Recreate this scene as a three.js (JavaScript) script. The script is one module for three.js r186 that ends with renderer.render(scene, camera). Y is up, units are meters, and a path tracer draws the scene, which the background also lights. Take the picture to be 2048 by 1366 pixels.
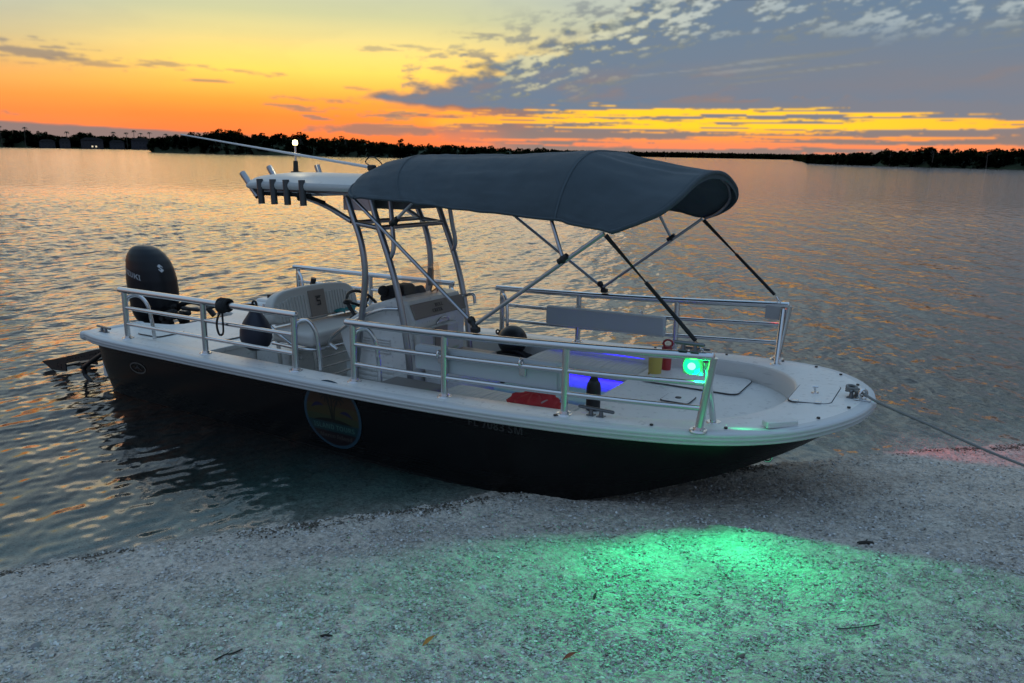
import * as THREE from 'three';
import { mergeGeometries, toCreasedNormals, mergeVertices } from 'three/addons/utils/BufferGeometryUtils.js';
import { RoundedBoxGeometry } from 'three/addons/geometries/RoundedBoxGeometry.js';
import { RectAreaLightUniformsLib } from 'three/addons/lights/RectAreaLightUniformsLib.js';

// ---------------------------------------------------------------- camera, sky, sun, exposure
const scene = new THREE.Scene();
const camera = new THREE.PerspectiveCamera(47.19, 1024 / 683, 0.1, 9000);
camera.position.set(0, 2.266, 0);
camera.rotation.set(-0.23537, 0, 0.018, 'YXZ');
const renderer = new THREE.WebGLRenderer({ antialias: true });
renderer.toneMapping = THREE.LinearToneMapping;
renderer.toneMappingExposure = 1.5;
renderer.shadowMap.enabled = true;
RectAreaLightUniformsLib.init();

// seeded random numbers and noise
let seed = 1234567;
const rnd = () => { seed = (seed + 0x6D2B79F5) | 0; let t = Math.imul(seed ^ (seed >>> 15), 1 | seed); t = (t + Math.imul(t ^ (t >>> 7), 61 | t)) ^ t; return ((t ^ (t >>> 14)) >>> 0) / 4294967296; };
const rr = (a, b) => a + (b - a) * rnd();
const hash2 = (x, y) => { let h = Math.imul(x, 374761393) + Math.imul(y, 668265263); h = Math.imul(h ^ (h >>> 13), 1274126177); return ((h ^ (h >>> 16)) >>> 0) / 4294967296; };
function vn(x, y) {                                     // value noise, 0..1
  const xi = Math.floor(x), yi = Math.floor(y); let fx = x - xi, fy = y - yi;
  fx = fx * fx * fx * (fx * (fx * 6 - 15) + 10); fy = fy * fy * fy * (fy * (fy * 6 - 15) + 10);
  const a = hash2(xi, yi), b = hash2(xi + 1, yi), c = hash2(xi, yi + 1), d = hash2(xi + 1, yi + 1);
  return a + (b - a) * fx + (c - a) * fy + (a - b - c + d) * fx * fy;
}
function fbm(x, y, n) { let s = 0, a = 0.5, t = 0; for (let i = 0; i < n; i++) { s += a * vn(x, y); t += a; a *= 0.5; const nx = x * 1.62 + y * 1.18 + 17.3; y = y * 1.62 - x * 1.18 + 9.1; x = nx; } return s / t; }
function fbs(x, y, n) { let s = 0, a = 0.5, t = 0; for (let i = 0; i < n; i++) { s += a * vn(x, y); t += a; a *= 0.52; x = x * 2.03 + 31.7; y = y * 2.03 + 11.9; } return s / t; }   // keeps its axes: streaks stay streaks
const clamp = (v, a = 0, b = 1) => Math.min(b, Math.max(a, v));
const ss = (a, b, v) => { const t = clamp((v - a) / (b - a)); return t * t * (3 - 2 * t); };
const lerp = (a, b, t) => a + (b - a) * t;
const table = (stops, v) => { if (v <= stops[0][0]) return stops[0].slice(1); for (let i = 1; i < stops.length; i++) if (v <= stops[i][0]) { const t = (v - stops[i - 1][0]) / (stops[i][0] - stops[i - 1][0]); return stops[i].slice(1).map((c, k) => lerp(stops[i - 1][k + 1], c, t)); } return stops[stops.length - 1].slice(1); };
const mix3 = (a, b, t) => [lerp(a[0], b[0], t), lerp(a[1], b[1], t), lerp(a[2], b[2], t)];

// The dusk sky: the sun has just set a little left of the middle of the view; az 0 is the -z direction, positive to the right.
const SUN_AZ = -12.5;
const sunward = [[0, .78, .16, .045], [1.2, .82, .18, .042], [2.2, .85, .21, .034], [3.2, .87, .29, .038], [4.2, .88, .42, .062], [5.2, .88, .54, .095], [6.2, .82, .56, .14], [7.4, .65, .53, .2], [8.8, .47, .46, .25], [10.5, .4, .43, .31], [14, .47, .5, .4], [22, .43, .49, .47], [40, .28, .41, .54], [90, .19, .34, .54]];
const sideways = [[0, .62, .165, .075], [2.0, .8, .195, .046], [3.0, .8, .24, .05], [4.0, .72, .31, .08], [5.2, .55, .345, .135], [6.5, .46, .385, .22], [8.5, .35, .375, .31], [12, .37, .42, .4], [22, .35, .44, .48], [40, .25, .39, .54], [90, .19, .34, .54]];
const behind = [[0, .15, .17, .23], [5, .16, .19, .265], [12, .175, .23, .325], [30, .2, .295, .44], [60, .195, .335, .525], [90, .19, .34, .54]];
const bankTop = [[-12, 3.4], [-9.5, 3.9], [-7, 4.5], [-4.6, 5.1], [-1.2, 6.1], [1.5, 7.0], [3.3, 7.8], [7.3, 9.4], [9, 10.4], [16, 13.5], [30, 21], [60, 34], [110, 30], [150, 12], [180, 8]];
const bankLow = [[-12, 3.4], [-9.5, 3.45], [-7, 3.1], [-1.1, 2.85], [4.1, 3.15], [12.7, 3.55], [19, 3.75], [32, 3.3], [60, 3], [180, 3]];
const wisps = [[-30.6, 5.5, 3.2, .55, .75], [-27, 5.0, 2.6, .3, .6], [-23.1, 5.25, 1.9, .28, .6], [-21.2, 4.3, 1.5, .15, .7], [-18.3, 4.92, 2.4, .12, .5], [-14.9, 2.85, 2.1, .2, .75], [-14, 2.2, 1.7, .17, .8], [-15.3, 3.5, 1.6, .1, .5], [-9.6, 6.75, 1.2, .16, .5], [-6.7, 6.95, 1.5, .17, .5], [-8.4, 2.5, 1.8, .3, .85], [-26, 3.0, 1.2, .1, .4], [-7.4, 4.85, 1.0, .22, .8], [-12, 3.3, 1.6, .13, .6], [-11, 4.2, .9, .1, .5], [-32, 1.9, 1.2, .09, .6], [-5.6, 5.6, 1.4, .16, .6], [-3, 6.6, 1.5, .22, .7], [-5, 1.95, 2, .13, .6], [-2.2, 7.9, 1.8, .25, .6]];
function skyAt(az, el) {
  let da = Math.abs(az - SUN_AZ); if (da > 180) da = 360 - da;
  const toSide = ss(5, 24, da), toBack = ss(30, 120, da);
  let c = mix3(mix3(table(sunward, el), table(sideways, el), toSide), table(behind, el), toBack);
  const clear = c, w1 = fbm(az * .22 + 5, el * .5, 4) - .5, w2 = fbm(az * .9, el * 2.2 + 40, 4) - .5;
  // thin high texture everywhere
  const veil = ss(.45, .8, fbs(az * .10 + 3 + w1, el * .42 + 8, 5)); c = mix3(c, [c[0] * .88, c[1] * .9, c[2] * .97], veil * .6);
  // scattered cloud far up, out of frame
  const hi = ss(11, 24, el) * ss(.47, .66, fbm(az * .045 * Math.cos(el * .0174) + 2, el * .075 + 7, 5)); c = mix3(c, [.24, .3, .37], hi * .75);
  // low bank on the left
  const lowTop = 1.42 - .026 * (az + 32.5) * (az > -32.5 ? 1 : -.6) * 1.35 + w1 * .12 + w2 * .1;
  if (az > -110 && az < -8) c = mix3(c, mix3([.165, .135, .128], [.25, .135, .09], ss(-24, -17, az)), .93 * ss(-.05, .06, lowTop - el) * ss(-110, -80, az) * ss(-13, -22, az));
  const mid = ss(0, .35, 1 - Math.hypot((az + 9.6) / 5.4, (el - 1.45) / .42) + w2 * .9); c = mix3(c, [.23, .145, .115], mid * .82);
  // small wisps against the glow
  for (const [wa, we, ha, he, k] of wisps) {
    if (Math.abs(az - wa) > ha * 1.8 || Math.abs(el - we) > he * 3.2) continue;
    const e = el + (az - wa) * .035, d = Math.hypot((az - wa) / ha, (e - we + w2 * .35) / he), n = fbs(az * .7 + we * 9, (el + az * .03) * 6.5, 5);
    const m = ss(.15, .75, (1.35 - d) * .7 + (n - .5) * 1.9); c = mix3(c, mix3([.21, .155, .125], [.155, .16, .168], ss(4, 7, el)), m * k);
  }
  // streaks of cloud over the horizon to the right
  const sReg = ss(-10, 2, az + w1 * 9) * ss(4.6, 3.7, el + w1 * .8) * (1 - ss(70, 110, az));
  if (sReg > 0) {
    const e2 = el - az * .006 + w2 * .12, gap = .62 * fbs(az * .075 + 40, e2 * 3.1 + 3, 4) + .38 * fbs(az * .21 + 7, e2 * 9 + 1, 5), core = ss(-3, 9, az) * ss(36, 19, az);
    const glow = mix3(mix3([.7, .19, .08], [.8, .25, .045], ss(.7, 1.5, el)), [.86, .48, .022], ss(1.3, 2.1, el) * (.5 + .5 * core));
    const want = .537 + .05 * ss(14, 34, az) - .1 * Math.exp(-(((el - 2.5) / .62) ** 2)) * (.4 + .6 * core) - .06 * Math.exp(-(((el - .95) / .33) ** 2)) * ss(24, 8, az) + .03 * Math.exp(-(((el - 1.55) / .25) ** 2)) + .13 * ss(.55, .2, el) + .1 * ss(3.1, 3.7, el);
    const open = ss(want - .028, want + .04, gap), cloud = mix3([.21, .15, .13], [.12, .115, .128], ss(1.0, 3.0, el));
    c = mix3(c, mix3(cloud, glow, open), sReg);
  }
  // the great bank from the right
  const top = table(bankTop, az)[0], low = table(bankLow, az)[0];
  if (az > -14) {
    const th = clamp((az + 10) / 14), edge = ss(-.25 - .3 * th, .45 + .8 * th, top - el + w2 * 2.6 * (.35 + th) + w1 * 1.6 * th), foot = ss(-.12, .3, el - low + w2 * .9 * (.3 + .7 * ss(-6, 4, az)) + w1 * .25);
    const lo = ss(6, 0, el - low), grain = fbs(az * .16 + 11, (el - az * .12) * .62 + 5, 6), fine = fbs(az * .55, (el - az * .14) * 1.7, 5);
    let k = mix3([.058, .092, .136], [.104, .106, .124], lo * .75 * ss(0, 30, az) + lo * .25); const tone = 1 + (grain - .5) * 1.5 + (fine - .5) * .8; k = k.map(v => v * tone);
    const ray = ss(.56, .72, fbs(az * .05 + 21, (el - az * .09) * 1.5 + 2, 5)) * ss(0, 2, el - low); k = mix3(k, [.215, .235, .245], ray * .7);
    k = mix3(k, [.23, .155, .125], .5 * ss(.62, .78, grain) * ss(3.2, 1, el - low));
    // breaks near the upper edge, where the pale sky shows through
    const near = ss(5.6, .2, top - el + w1 * 2) * ss(-4, 2, az) + .75 * ss(6.6, 9, el) * ss(4, 14, az), hole = ss(.525 - .1 * near, .69 - .09 * near, fbs(az * .42 + 3, (el - az * .19) * 1.9, 6) * .55 + fbm(az * 1.5, (el - az * .19) * 4.2, 4) * .45) * clamp(near);
    k = mix3(k, mix3([.6, .56, .32], [.36, .41, .41], ss(0, 16, az)), hole * .85);
    c = mix3(c, k, clamp(edge * foot) * .97 * (1 - ss(140, 175, az)));
  }
  // small altocumulus flecks along its edge
  if (az > -8 && az < 40 && el > 4) { const f = ss(.5, .7, .6 * fbs(az * .5 + 60, (el - az * .12) * 2.4, 5) + .4 * fbm(az * 1.6, (el - az * .15) * 4.5, 4)) * ss(3.2, .2, Math.abs(el - top - .5)); c = mix3(c, [.14, .16, .182], f * .75 * ss(0, .4, el - top + .5)); }
  return c;
}
const SW = 4096, SH = 2048, skyData = new Float32Array(SW * SH * 4);
for (let j = 0; j < SH; j++) {
  const el = ((j + .5) / SH - .5) * 180, step = el > 26 ? 4 : 1;
  for (let i = 0; i < SW; i++) {
    const o = (j * SW + i) * 4; skyData[o + 3] = 1;
    if (el <= 0) { skyData[o] = .09; skyData[o + 1] = .095; skyData[o + 2] = .1; continue; }
    if (i % step) { skyData[o] = skyData[o - 4]; skyData[o + 1] = skyData[o - 3]; skyData[o + 2] = skyData[o - 2]; continue; }
    const ph = ((i + .5) / SW - .5) * 2 * Math.PI;       // atan2(z, x)
    let az = Math.atan2(Math.cos(ph), -Math.sin(ph)) * 180 / Math.PI;
    const c = skyAt(az, el); skyData[o] = c[0]; skyData[o + 1] = c[1]; skyData[o + 2] = c[2];
  }
}
const skyTex = new THREE.DataTexture(skyData, SW, SH, THREE.RGBAFormat, THREE.FloatType);
skyTex.mapping = THREE.EquirectangularReflectionMapping; skyTex.magFilter = THREE.LinearFilter; skyTex.minFilter = THREE.LinearFilter; skyTex.needsUpdate = true;
scene.background = skyTex; scene.environment = skyTex;
// the last of the sun: a faint warm glow just over the horizon where it set
const sun = new THREE.DirectionalLight(0xffd8a8, 0.16);
sun.position.set(Math.sin(SUN_AZ * .01745) * 100, 5, -Math.cos(SUN_AZ * .01745) * 100); sun.target.position.set(0, 0, -6); sun.shadow.radius = 77;
sun.castShadow = true; Object.assign(sun.shadow.camera, { left: -15, right: 15, top: 12, bottom: -12, near: 1, far: 300 }); sun.shadow.mapSize.set(2048, 2048);
scene.add(sun, sun.target);

// ---------------------------------------------------------------- helpers
const names = new Map();
const numbered = n => { const k = names.get(n) || 0; names.set(n, k + 1); return k ? `${n}_${String(k).padStart(3, '0')}` : n; };
const V = (x, y, z) => new THREE.Vector3(x, y, z);
const col = (r, g, b) => new THREE.Color().setRGB(r, g, b);
const std = (r, g, b, rough = .6, o = {}) => new THREE.MeshPhysicalMaterial({ color: col(r, g, b), roughness: rough, side: THREE.DoubleSide, ...o });
function part(parent, name, geo, mat, label) { const m = new THREE.Mesh(geo, mat); m.name = name; m.castShadow = m.receiveShadow = true; if (label) m.userData.label = label; parent.add(m); return m; }
function sub(parent, name) { const g = new THREE.Group(); g.name = name; parent.add(g); return g; }
function thing(name, label, category, group) { const g = new THREE.Group(); g.name = numbered(name); g.userData = { label, category }; if (group) g.userData.group = group; scene.add(g); return g; }
function thingMesh(name, geo, mat, label, category, group) { const m = part(scene, numbered(name), geo, mat); m.userData = { label, category }; if (group) m.userData.group = group; return m; }
function structure(name, geo, mat, kind = 'structure', label) { const m = part(scene, name, geo, mat); m.userData.kind = kind; if (label) m.userData.label = label; return m; }
const strip = g => { const n = g.index ? g.toNonIndexed() : g; for (const k of Object.keys(n.attributes)) if (!['position', 'normal', 'uv'].includes(k)) n.deleteAttribute(k); if (!n.attributes.uv) n.setAttribute('uv', new THREE.BufferAttribute(new Float32Array(n.attributes.position.count * 2), 2)); return n; };
const mg = list => mergeGeometries(list.map(strip), false);
const at = (g, x, y, z) => g.translate(x, y, z);
const box = (w, h, d, r = .008, s = 2) => new RoundedBoxGeometry(w, h, d, s, Math.min(r, w / 2.01, h / 2.01, d / 2.01));
function rod(a, b, r, r2 = r, n = 14) { const d = b.clone().sub(a), g = new THREE.CylinderGeometry(r2, r, d.length(), n, 1); g.applyQuaternion(new THREE.Quaternion().setFromUnitVectors(V(0, 1, 0), d.clone().normalize())); const m = a.clone().add(b).multiplyScalar(.5); return g.translate(m.x, m.y, m.z); }
function pipe(pts, r, seg = 40, n = 12, closed = false, tension) { const c = new THREE.CatmullRomCurve3(pts, closed, tension === undefined ? 'centripetal' : 'catmullrom', tension ?? .5); return new THREE.TubeGeometry(c, seg, r, n, closed); }
const ball = (r, x = 0, y = 0, z = 0, sx = 1, sy = 1, sz = 1, a = 24, b = 16) => new THREE.SphereGeometry(r, a, b).scale(sx, sy, sz).translate(x, y, z);
const lathe = (pts, n = 28) => new THREE.LatheGeometry(pts.map(p => new THREE.Vector2(p[0], p[1])), n);
function grid(nu, nv, f) {                              // surface f(u, v) -> [x, y, z] with smooth normals and uv 0..1
  const p = new Float32Array((nu + 1) * (nv + 1) * 3), t = new Float32Array((nu + 1) * (nv + 1) * 2), ix = [];
  for (let j = 0; j <= nv; j++) for (let i = 0; i <= nu; i++) { const k = j * (nu + 1) + i, q = f(i / nu, j / nv); p.set(q, k * 3); t[k * 2] = i / nu; t[k * 2 + 1] = j / nv; if (i < nu && j < nv) ix.push(k, k + 1, k + nu + 1, k + 1, k + nu + 2, k + nu + 1); }
  const g = new THREE.BufferGeometry(); g.setAttribute('position', new THREE.BufferAttribute(p, 3)); g.setAttribute('uv', new THREE.BufferAttribute(t, 2)); g.setIndex(ix); g.computeVertexNormals(); return g;
}
function dataTex(n, f, srgb = false, rep = 1) { const d = new Uint8Array(n * n * 4); for (let j = 0; j < n; j++) for (let i = 0; i < n; i++) { const c = f(i / n, j / n), o = (j * n + i) * 4; d[o] = c[0] * 255; d[o + 1] = c[1] * 255; d[o + 2] = c[2] * 255; d[o + 3] = 255; } const t = new THREE.DataTexture(d, n, n, THREE.RGBAFormat); t.wrapS = t.wrapT = THREE.RepeatWrapping; t.magFilter = THREE.LinearFilter; t.minFilter = THREE.LinearMipmapLinearFilter; if (srgb) t.colorSpace = THREE.SRGBColorSpace; t.repeat.set(rep, rep); t.needsUpdate = true; return t; }
const tile = (f, u, v, n) => { let s = 0, a = .5, k = n, t = 0; for (let i = 0; i < 5; i++) { s += a * f(u * k, v * k, k); t += a; a *= .55; k *= 2; } return s / t; };
function pn(x, y, per) { const xi = Math.floor(x), yi = Math.floor(y); let fx = x - xi, fy = y - yi; fx = fx * fx * (3 - 2 * fx); fy = fy * fy * (3 - 2 * fy); const w = (q, p) => ((q % p) + p) % p, h = (a, b) => hash2(w(a, per) + per * 7, w(b, per) + per * 13); return lerp(lerp(h(xi, yi), h(xi + 1, yi), fx), lerp(h(xi, yi + 1), h(xi + 1, yi + 1), fx), fy); }
function print(w, h, draw, o = {}) { const c = document.createElement('canvas'); c.width = w; c.height = h; const x = c.getContext('2d'); x.clearRect(0, 0, w, h); draw(x, w, h); const t = new THREE.CanvasTexture(c); t.colorSpace = THREE.SRGBColorSpace; return new THREE.MeshStandardMaterial({ map: t, alphaTest: .45, transparent: false, roughness: .5, side: THREE.DoubleSide, ...o }); }
// ---------------------------------------------------------------- ground: one sheet of shell beach that runs down under the water
const shoreDist = (x, z) => ((x + .06) * .31 + (z + 4.87) * .951) + .05 * Math.sin(x * .9 + 1) + .035 * Math.sin(x * 2.3) - .012 * (x - .6) * (x - .6) * (Math.abs(x) < 8 ? 1 : 64 / (x * x)) + .06;
function groundAt(x, z) {
  const s = shoreDist(x, z);
  let h = s > 0 ? Math.min(.165 * s - .0085 * s * s, .66) : -1.9 * (1 - Math.exp(s / 12));
  if (s > 4.7) h = .6 + .06 * (1 - Math.exp(-(s - 4.7) / 3));
  const land = ss(-6, 0, s);
  h += land * (.03 * (fbm(x * .55 + 8, z * .55, 3) - .5) + .018 * (fbm(x * 1.7, z * 1.7 + 5, 3) - .5));
  h += .022 * Math.exp(-(((s - .16) / .13) ** 2)) * ss(-6, -1, x + 4) + .02 * Math.exp(-(((s - 2.0) / .22) ** 2));     // small berms left by the swash
  return h;
}
function fan(rows, angles, f) {                        // a sheet round the camera's foot, finer where it is near
  const nr = rows.length, na = angles.length, p = new Float32Array(nr * na * 3), t = new Float32Array(nr * na * 2), nm = new Float32Array(nr * na * 3), ix = new Uint32Array((nr - 1) * (na - 1) * 6); let q = 0, any = false;
  for (let j = 0; j < nr; j++) for (let i = 0; i < na; i++) {
    const k = j * na + i, x = Math.sin(angles[i]) * rows[j], z = -Math.cos(angles[i]) * rows[j], r = f(x, z, rows[j]);
    p[k * 3] = x; p[k * 3 + 1] = r[0]; p[k * 3 + 2] = z; t[k * 2] = x; t[k * 2 + 1] = -z;
    if (r.length > 1) { any = true; const l = 1 / Math.hypot(r[1], 1, r[2]); nm[k * 3] = -r[1] * l; nm[k * 3 + 1] = l; nm[k * 3 + 2] = -r[2] * l; }
    if (j < nr - 1 && i < na - 1) { ix[q++] = k; ix[q++] = k + 1; ix[q++] = k + na; ix[q++] = k + 1; ix[q++] = k + na + 1; ix[q++] = k + na; }
  }
  const g = new THREE.BufferGeometry(); g.setAttribute('position', new THREE.BufferAttribute(p, 3)); g.setAttribute('uv', new THREE.BufferAttribute(t, 2)); g.setIndex(new THREE.BufferAttribute(ix, 1));
  if (any) g.setAttribute('normal', new THREE.BufferAttribute(nm, 3)); else g.computeVertexNormals(); return g;
}
const angleSet = (half, n, wide) => { const a = []; const H = half * Math.PI / 180; for (let i = 0; i < wide; i++) a.push(-Math.PI + (Math.PI - H) * i / wide); for (let i = 0; i <= n; i++) a.push(-H + 2 * H * i / n); for (let i = 1; i <= wide; i++) a.push(H + (Math.PI - H) * i / wide); return a; };
const geoRows = (a, b, n) => Array.from({ length: n }, (_, i) => a * (b / a) ** (i / (n - 1)));
const gRows = [.02, .5, ...geoRows(1.1, 11, 400), ...geoRows(11.5, 6000, 50)];
const sandColor = dataTex(1024, (u, v) => { const a = tile(pn, u, v, 6), b = tile(pn, u, v, 90), s = hash2(Math.floor(u * 1024), Math.floor(v * 1024)); const k = .44 + .22 * (a - .5) + .5 * (b - .5) + .22 * (s - .5) * (s > .3 ? 1 : 1.5); return [clamp(k * 1.03), clamp(k), clamp(k * .95)]; }, false, 1 / 1.7);
const sandBump = dataTex(1024, (u, v) => { const b = tile(pn, u, v, 70), a = tile(pn, u, v, 200), k = clamp(.5 + (b - .5) * 1.2 + (a - .5) * .9); return [k, k, k]; }, false, 1 / 1.7);
const sandMat = new THREE.MeshStandardMaterial({ color: col(.95, .9, .82), map: sandColor, bumpMap: sandBump, bumpScale: .012, roughness: .92, side: THREE.DoubleSide });
structure('beach', fan(gRows, angleSet(52, 560, 60), (x, z, r) => { let h = groundAt(x, z); if (r < 11) h += (.011 * (vn(x * 26, z * 26) - .5) + .009 * (vn(x * 61 + 9, z * 61) - .5)) * ss(11, 8, r) + .014 * (vn(x * 9, z * 9 + 3) - .5); return [h]; }), sandMat, 'structure', 'grey shell beach sloping down into the water');

// ---------------------------------------------------------------- water
const waves = []; { seed = 77; const th0 = -18 * Math.PI / 180; for (let i = 0; i < 46; i++) { const L = .12 * (.95 / .12) ** (i / 45) * rr(.9, 1.1), spread = i % 3 === 0 ? 1.0 : .42, th = th0 + (rnd() + rnd() - 1) * spread * 1.3, k = 2 * Math.PI / L; waves.push([Math.cos(th) * k, -Math.sin(th) * k, rr(0, 6.28), L * .0072 * (L > .45 ? .6 : 1), i]); } }
const inBoatLee = (x, z) => { const dx = x + 1.089, dz = z + 6.809, bx = .8671 * dx + .4982 * dz, bz = -.4982 * dx + .8671 * dz; return ss(-4.2, -1.5, bx) * ss(-1.2, .4, bz); };
function seaAt(x, z, r) {
  const s = -shoreDist(x, z), damp = ss(.02, 1.6, s) * (1 - .62 * inBoatLee(x, z)) * ss(60, 24, r) * (.55 + .75 * vn(x * .22 + 5, z * .22)) * (1 - .55 * ss(3, 9, x - .3 * (z + 6))) * (.6 + .4 * ss(10, 30, r));
  if (damp <= 0) return [0, 0, 0];
  let h = 0, gx = 0, gz = 0; const wx = x + .12 * (vn(x * 1.1, z * 1.1) - .5), wz = z + .12 * (vn(x * 1.1 + 9, z * 1.1) - .5);
  for (const [kx, kz, ph, a] of waves) { const p = kx * wx + kz * wz + ph, e = Math.sin(p); h += a * e; const d = a * Math.cos(p); gx += kx * d; gz += kz * d; }
  return [h * damp, gx * damp, gz * damp];
}


const waveSet = (n, k0, k1, sd, slope) => { seed = sd; const out = []; for (let i = 0; i < n; i++) { const k = k0 * (k1 / k0) ** rnd(), th = -.31 + (rnd() + rnd() + rnd() - 1.5) * 1.5, a = Math.round(k * Math.cos(th)), b = Math.round(k * Math.sin(th)); if (a || b) out.push([a, b, rr(0, 6.28), slope / Math.hypot(a, b)]); } return out; };
const fineSet = waveSet(42, 7, 52, 5, 1), broadSet = waveSet(44, 14, 95, 9, 1);
const sumSet = (set, u, v) => { let h = 0; for (const [a, b, p, k] of set) h += k * Math.sin(6.28319 * (a * u + b * v) + p); return h; };
const fineTex = dataTex(1024, (u, v) => { const h = clamp(.5 + .42 * sumSet(fineSet, u, v)); return [h, h, h]; }, false, 1 / 3.7);
const broadTex = dataTex(1024, (u, v) => { let gx = 0, gy = 0; for (const [a, b, p, k] of broadSet) { const c = k * Math.cos(6.28319 * (a * u + b * v) + p); gx += a * c; gy += b * c; } const s = .014, l = 1 / Math.hypot(gx * s, gy * s, 1); return [.5 - gx * s * l * .5, .5 - gy * s * l * .5, .5 + .5 * l]; }, false, 1 / 31);
const water = (bump, extra) => new THREE.MeshPhysicalMaterial({ color: col(.9, .95, .95), roughness: .08, ior: 1.5, transmission: .99, thickness: 1, attenuationColor: col(.1, .25, .25), attenuationDistance: .24, bumpMap: fineTex, bumpScale: bump, normalMap: broadTex, side: THREE.DoubleSide, ...extra });
structure('sea', fan([...geoRows(1.6, 60, 800), ...geoRows(62, 6500, 60)], angleSet(54, 780, 24), seaAt), water(.028, {}), 'structure', 'rippled bay water at dusk');
// ---------------------------------------------------------------- far shores: mangrove islands, palms, houses
const polar = (azDeg, d) => [Math.sin(azDeg * Math.PI / 180) * d, -Math.cos(azDeg * Math.PI / 180) * d];
const leafMat = std(.03, .05, .022, .85), barkMat = std(.06, .05, .04, .9);
function tuft(n, size, sd, flat = 1) { seed = sd; const p = [], nm = []; for (let i = 0; i < n; i++) { const c = V(rr(-1, 1), rr(-1, 1) * flat, rr(-1, 1)); if (c.length() > 1) c.multiplyScalar(.8 / c.length()); const a = V(rr(-1, 1), rr(-1, 1), rr(-1, 1)).normalize(), b = V(rr(-1, 1), rr(-1, 1), rr(-1, 1)).cross(a).normalize(), s = size * rr(.6, 1.3), q = [c.clone().addScaledVector(a, -s), c.clone().addScaledVector(b, s * .38), c.clone().addScaledVector(a, s), c.clone().addScaledVector(b, -s * .38)], n3 = a.clone().cross(b); for (const k of [0, 1, 2, 0, 2, 3]) { p.push(q[k].x, q[k].y, q[k].z); nm.push(n3.x, n3.y, n3.z); } } const g = new THREE.BufferGeometry(); g.setAttribute('position', new THREE.BufferAttribute(new Float32Array(p), 3)); g.setAttribute('normal', new THREE.BufferAttribute(new Float32Array(nm), 3)); return g; }
const tuftGeo = tuft(70, .42, 31);
// path: list of [azimuth, distance, canopy height]
function woodedIsland(name, woodLabel, path, depth, step, sd) {
  seed = sd; const pts = path.map(([a, d, h]) => { const [x, z] = polar(a, d); return [x, z, h]; }), line = [];
  for (let i = 0; i < pts.length - 1; i++) { const L = Math.hypot(pts[i + 1][0] - pts[i][0], pts[i + 1][1] - pts[i][1]), n = Math.max(2, Math.round(L / step)); for (let k = 0; k < n; k++) line.push(pts[i].map((v, q) => lerp(v, pts[i + 1][q], k / n))); }
  line.push(pts[pts.length - 1]);
  const rise = (i, e) => line[i][2] * (.82 + .3 * (fbm(i * step * .035 + sd, e * .6, 4) - .5) + .26 * (vn(i * step * .16 + sd * 3, e + 4) - .5));
  structure(name, grid(line.length - 1, 6, (u, v) => { const i = Math.round(u * (line.length - 1)), [x, z] = line[i], r = Math.hypot(x, z), k = 1 + v * depth / r; return [x * k, v === 0 ? -.3 : rise(i, v) * .88 * Math.min(1, v * 3.4) * (v > .9 ? .3 : 1), z * k]; }), leafMat, 'structure', woodLabel.replace('trees of', 'ground of'));
  const put = [], M = new THREE.Matrix4(), Q = new THREE.Quaternion(), E3 = new THREE.Euler();
  for (let i = 0; i < line.length; i++) { const [x, z, h] = line[i], r = Math.hypot(x, z), top = rise(i, .5), s0 = Math.max(1.5, r * .0036); for (let q = 0; q < 10; q++) { const e = rnd(), k = 1 + (e * depth * .5 - 1.5) / r, y = top * (q === 0 ? 1.0 + .16 * rnd() * rnd() : Math.sqrt(rnd())) * (e < .2 ? .8 : 1), s = s0 * rr(.6, 1.35) * (q === 0 ? .75 : 1); E3.set(rr(0, 6), rr(0, 6), rr(0, 6)); M.compose(V(x * k + rr(-1, 1) * step, Math.max(y - s * .5, s * .4), z * k + rr(-1, 1)), Q.setFromEuler(E3), V(s, s * rr(.6, .9), s)); put.push(M.clone()); } }
  const im = new THREE.InstancedMesh(tuftGeo, leafMat, put.length); put.forEach((m, i) => im.setMatrixAt(i, m)); im.name = name + '_trees'; im.userData = { kind: 'stuff', label: woodLabel }; im.castShadow = im.receiveShadow = true; scene.add(im);
}
woodedIsland('mangrove_island', 'dark mangrove trees of the island behind the boat', [[-24.35, 425, 7.5], [-23.2, 418, 9], [-21.6, 405, 10.4], [-20, 395, 11], [-18.4, 385, 10.4], [-16.5, 375, 9.7], [-14, 360, 9.2], [-12, 348, 8.2], [-9, 335, 7.1], [-6, 330, 6.1], [-3, 330, 5.5], [0, 335, 5.1], [3, 342, 4.5], [5, 350, 3.8], [7.2, 360, 2.6]], 40, 1.7, 41);
woodedIsland('mangrove_point', 'dark mangrove trees of the point on the right', [[19.4, 1300, 6], [20.0, 800, 5], [20.4, 470, 4.6], [21.2, 440, 5], [23, 410, 6.2], [25.5, 385, 7.6], [28, 370, 8], [31, 360, 7.7], [34, 352, 7.6], [38, 345, 8], [44, 340, 8]], 40, 1.7, 42);
woodedIsland('low_far_shore', 'thin dark line of trees of the farthest shore', [[3, 3800, 6], [8, 3600, 7], [11, 3500, 8], [14, 3300, 8], [17, 3000, 8.5], [21, 2700, 9]], 60, 9, 43);
woodedIsland('house_shore', 'dusky trees of the shore with houses on the left', [[-60, 900, 15], [-50, 900, 14], [-42, 900, 15], [-36, 900, 14], [-33, 900, 18], [-31, 900, 17], [-29.4, 905, 13.5], [-28.2, 905, 17], [-26.5, 910, 14.5], [-25, 915, 15], [-23.6, 920, 15], [-22, 930, 13]], 60, 2.6, 44);

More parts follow.
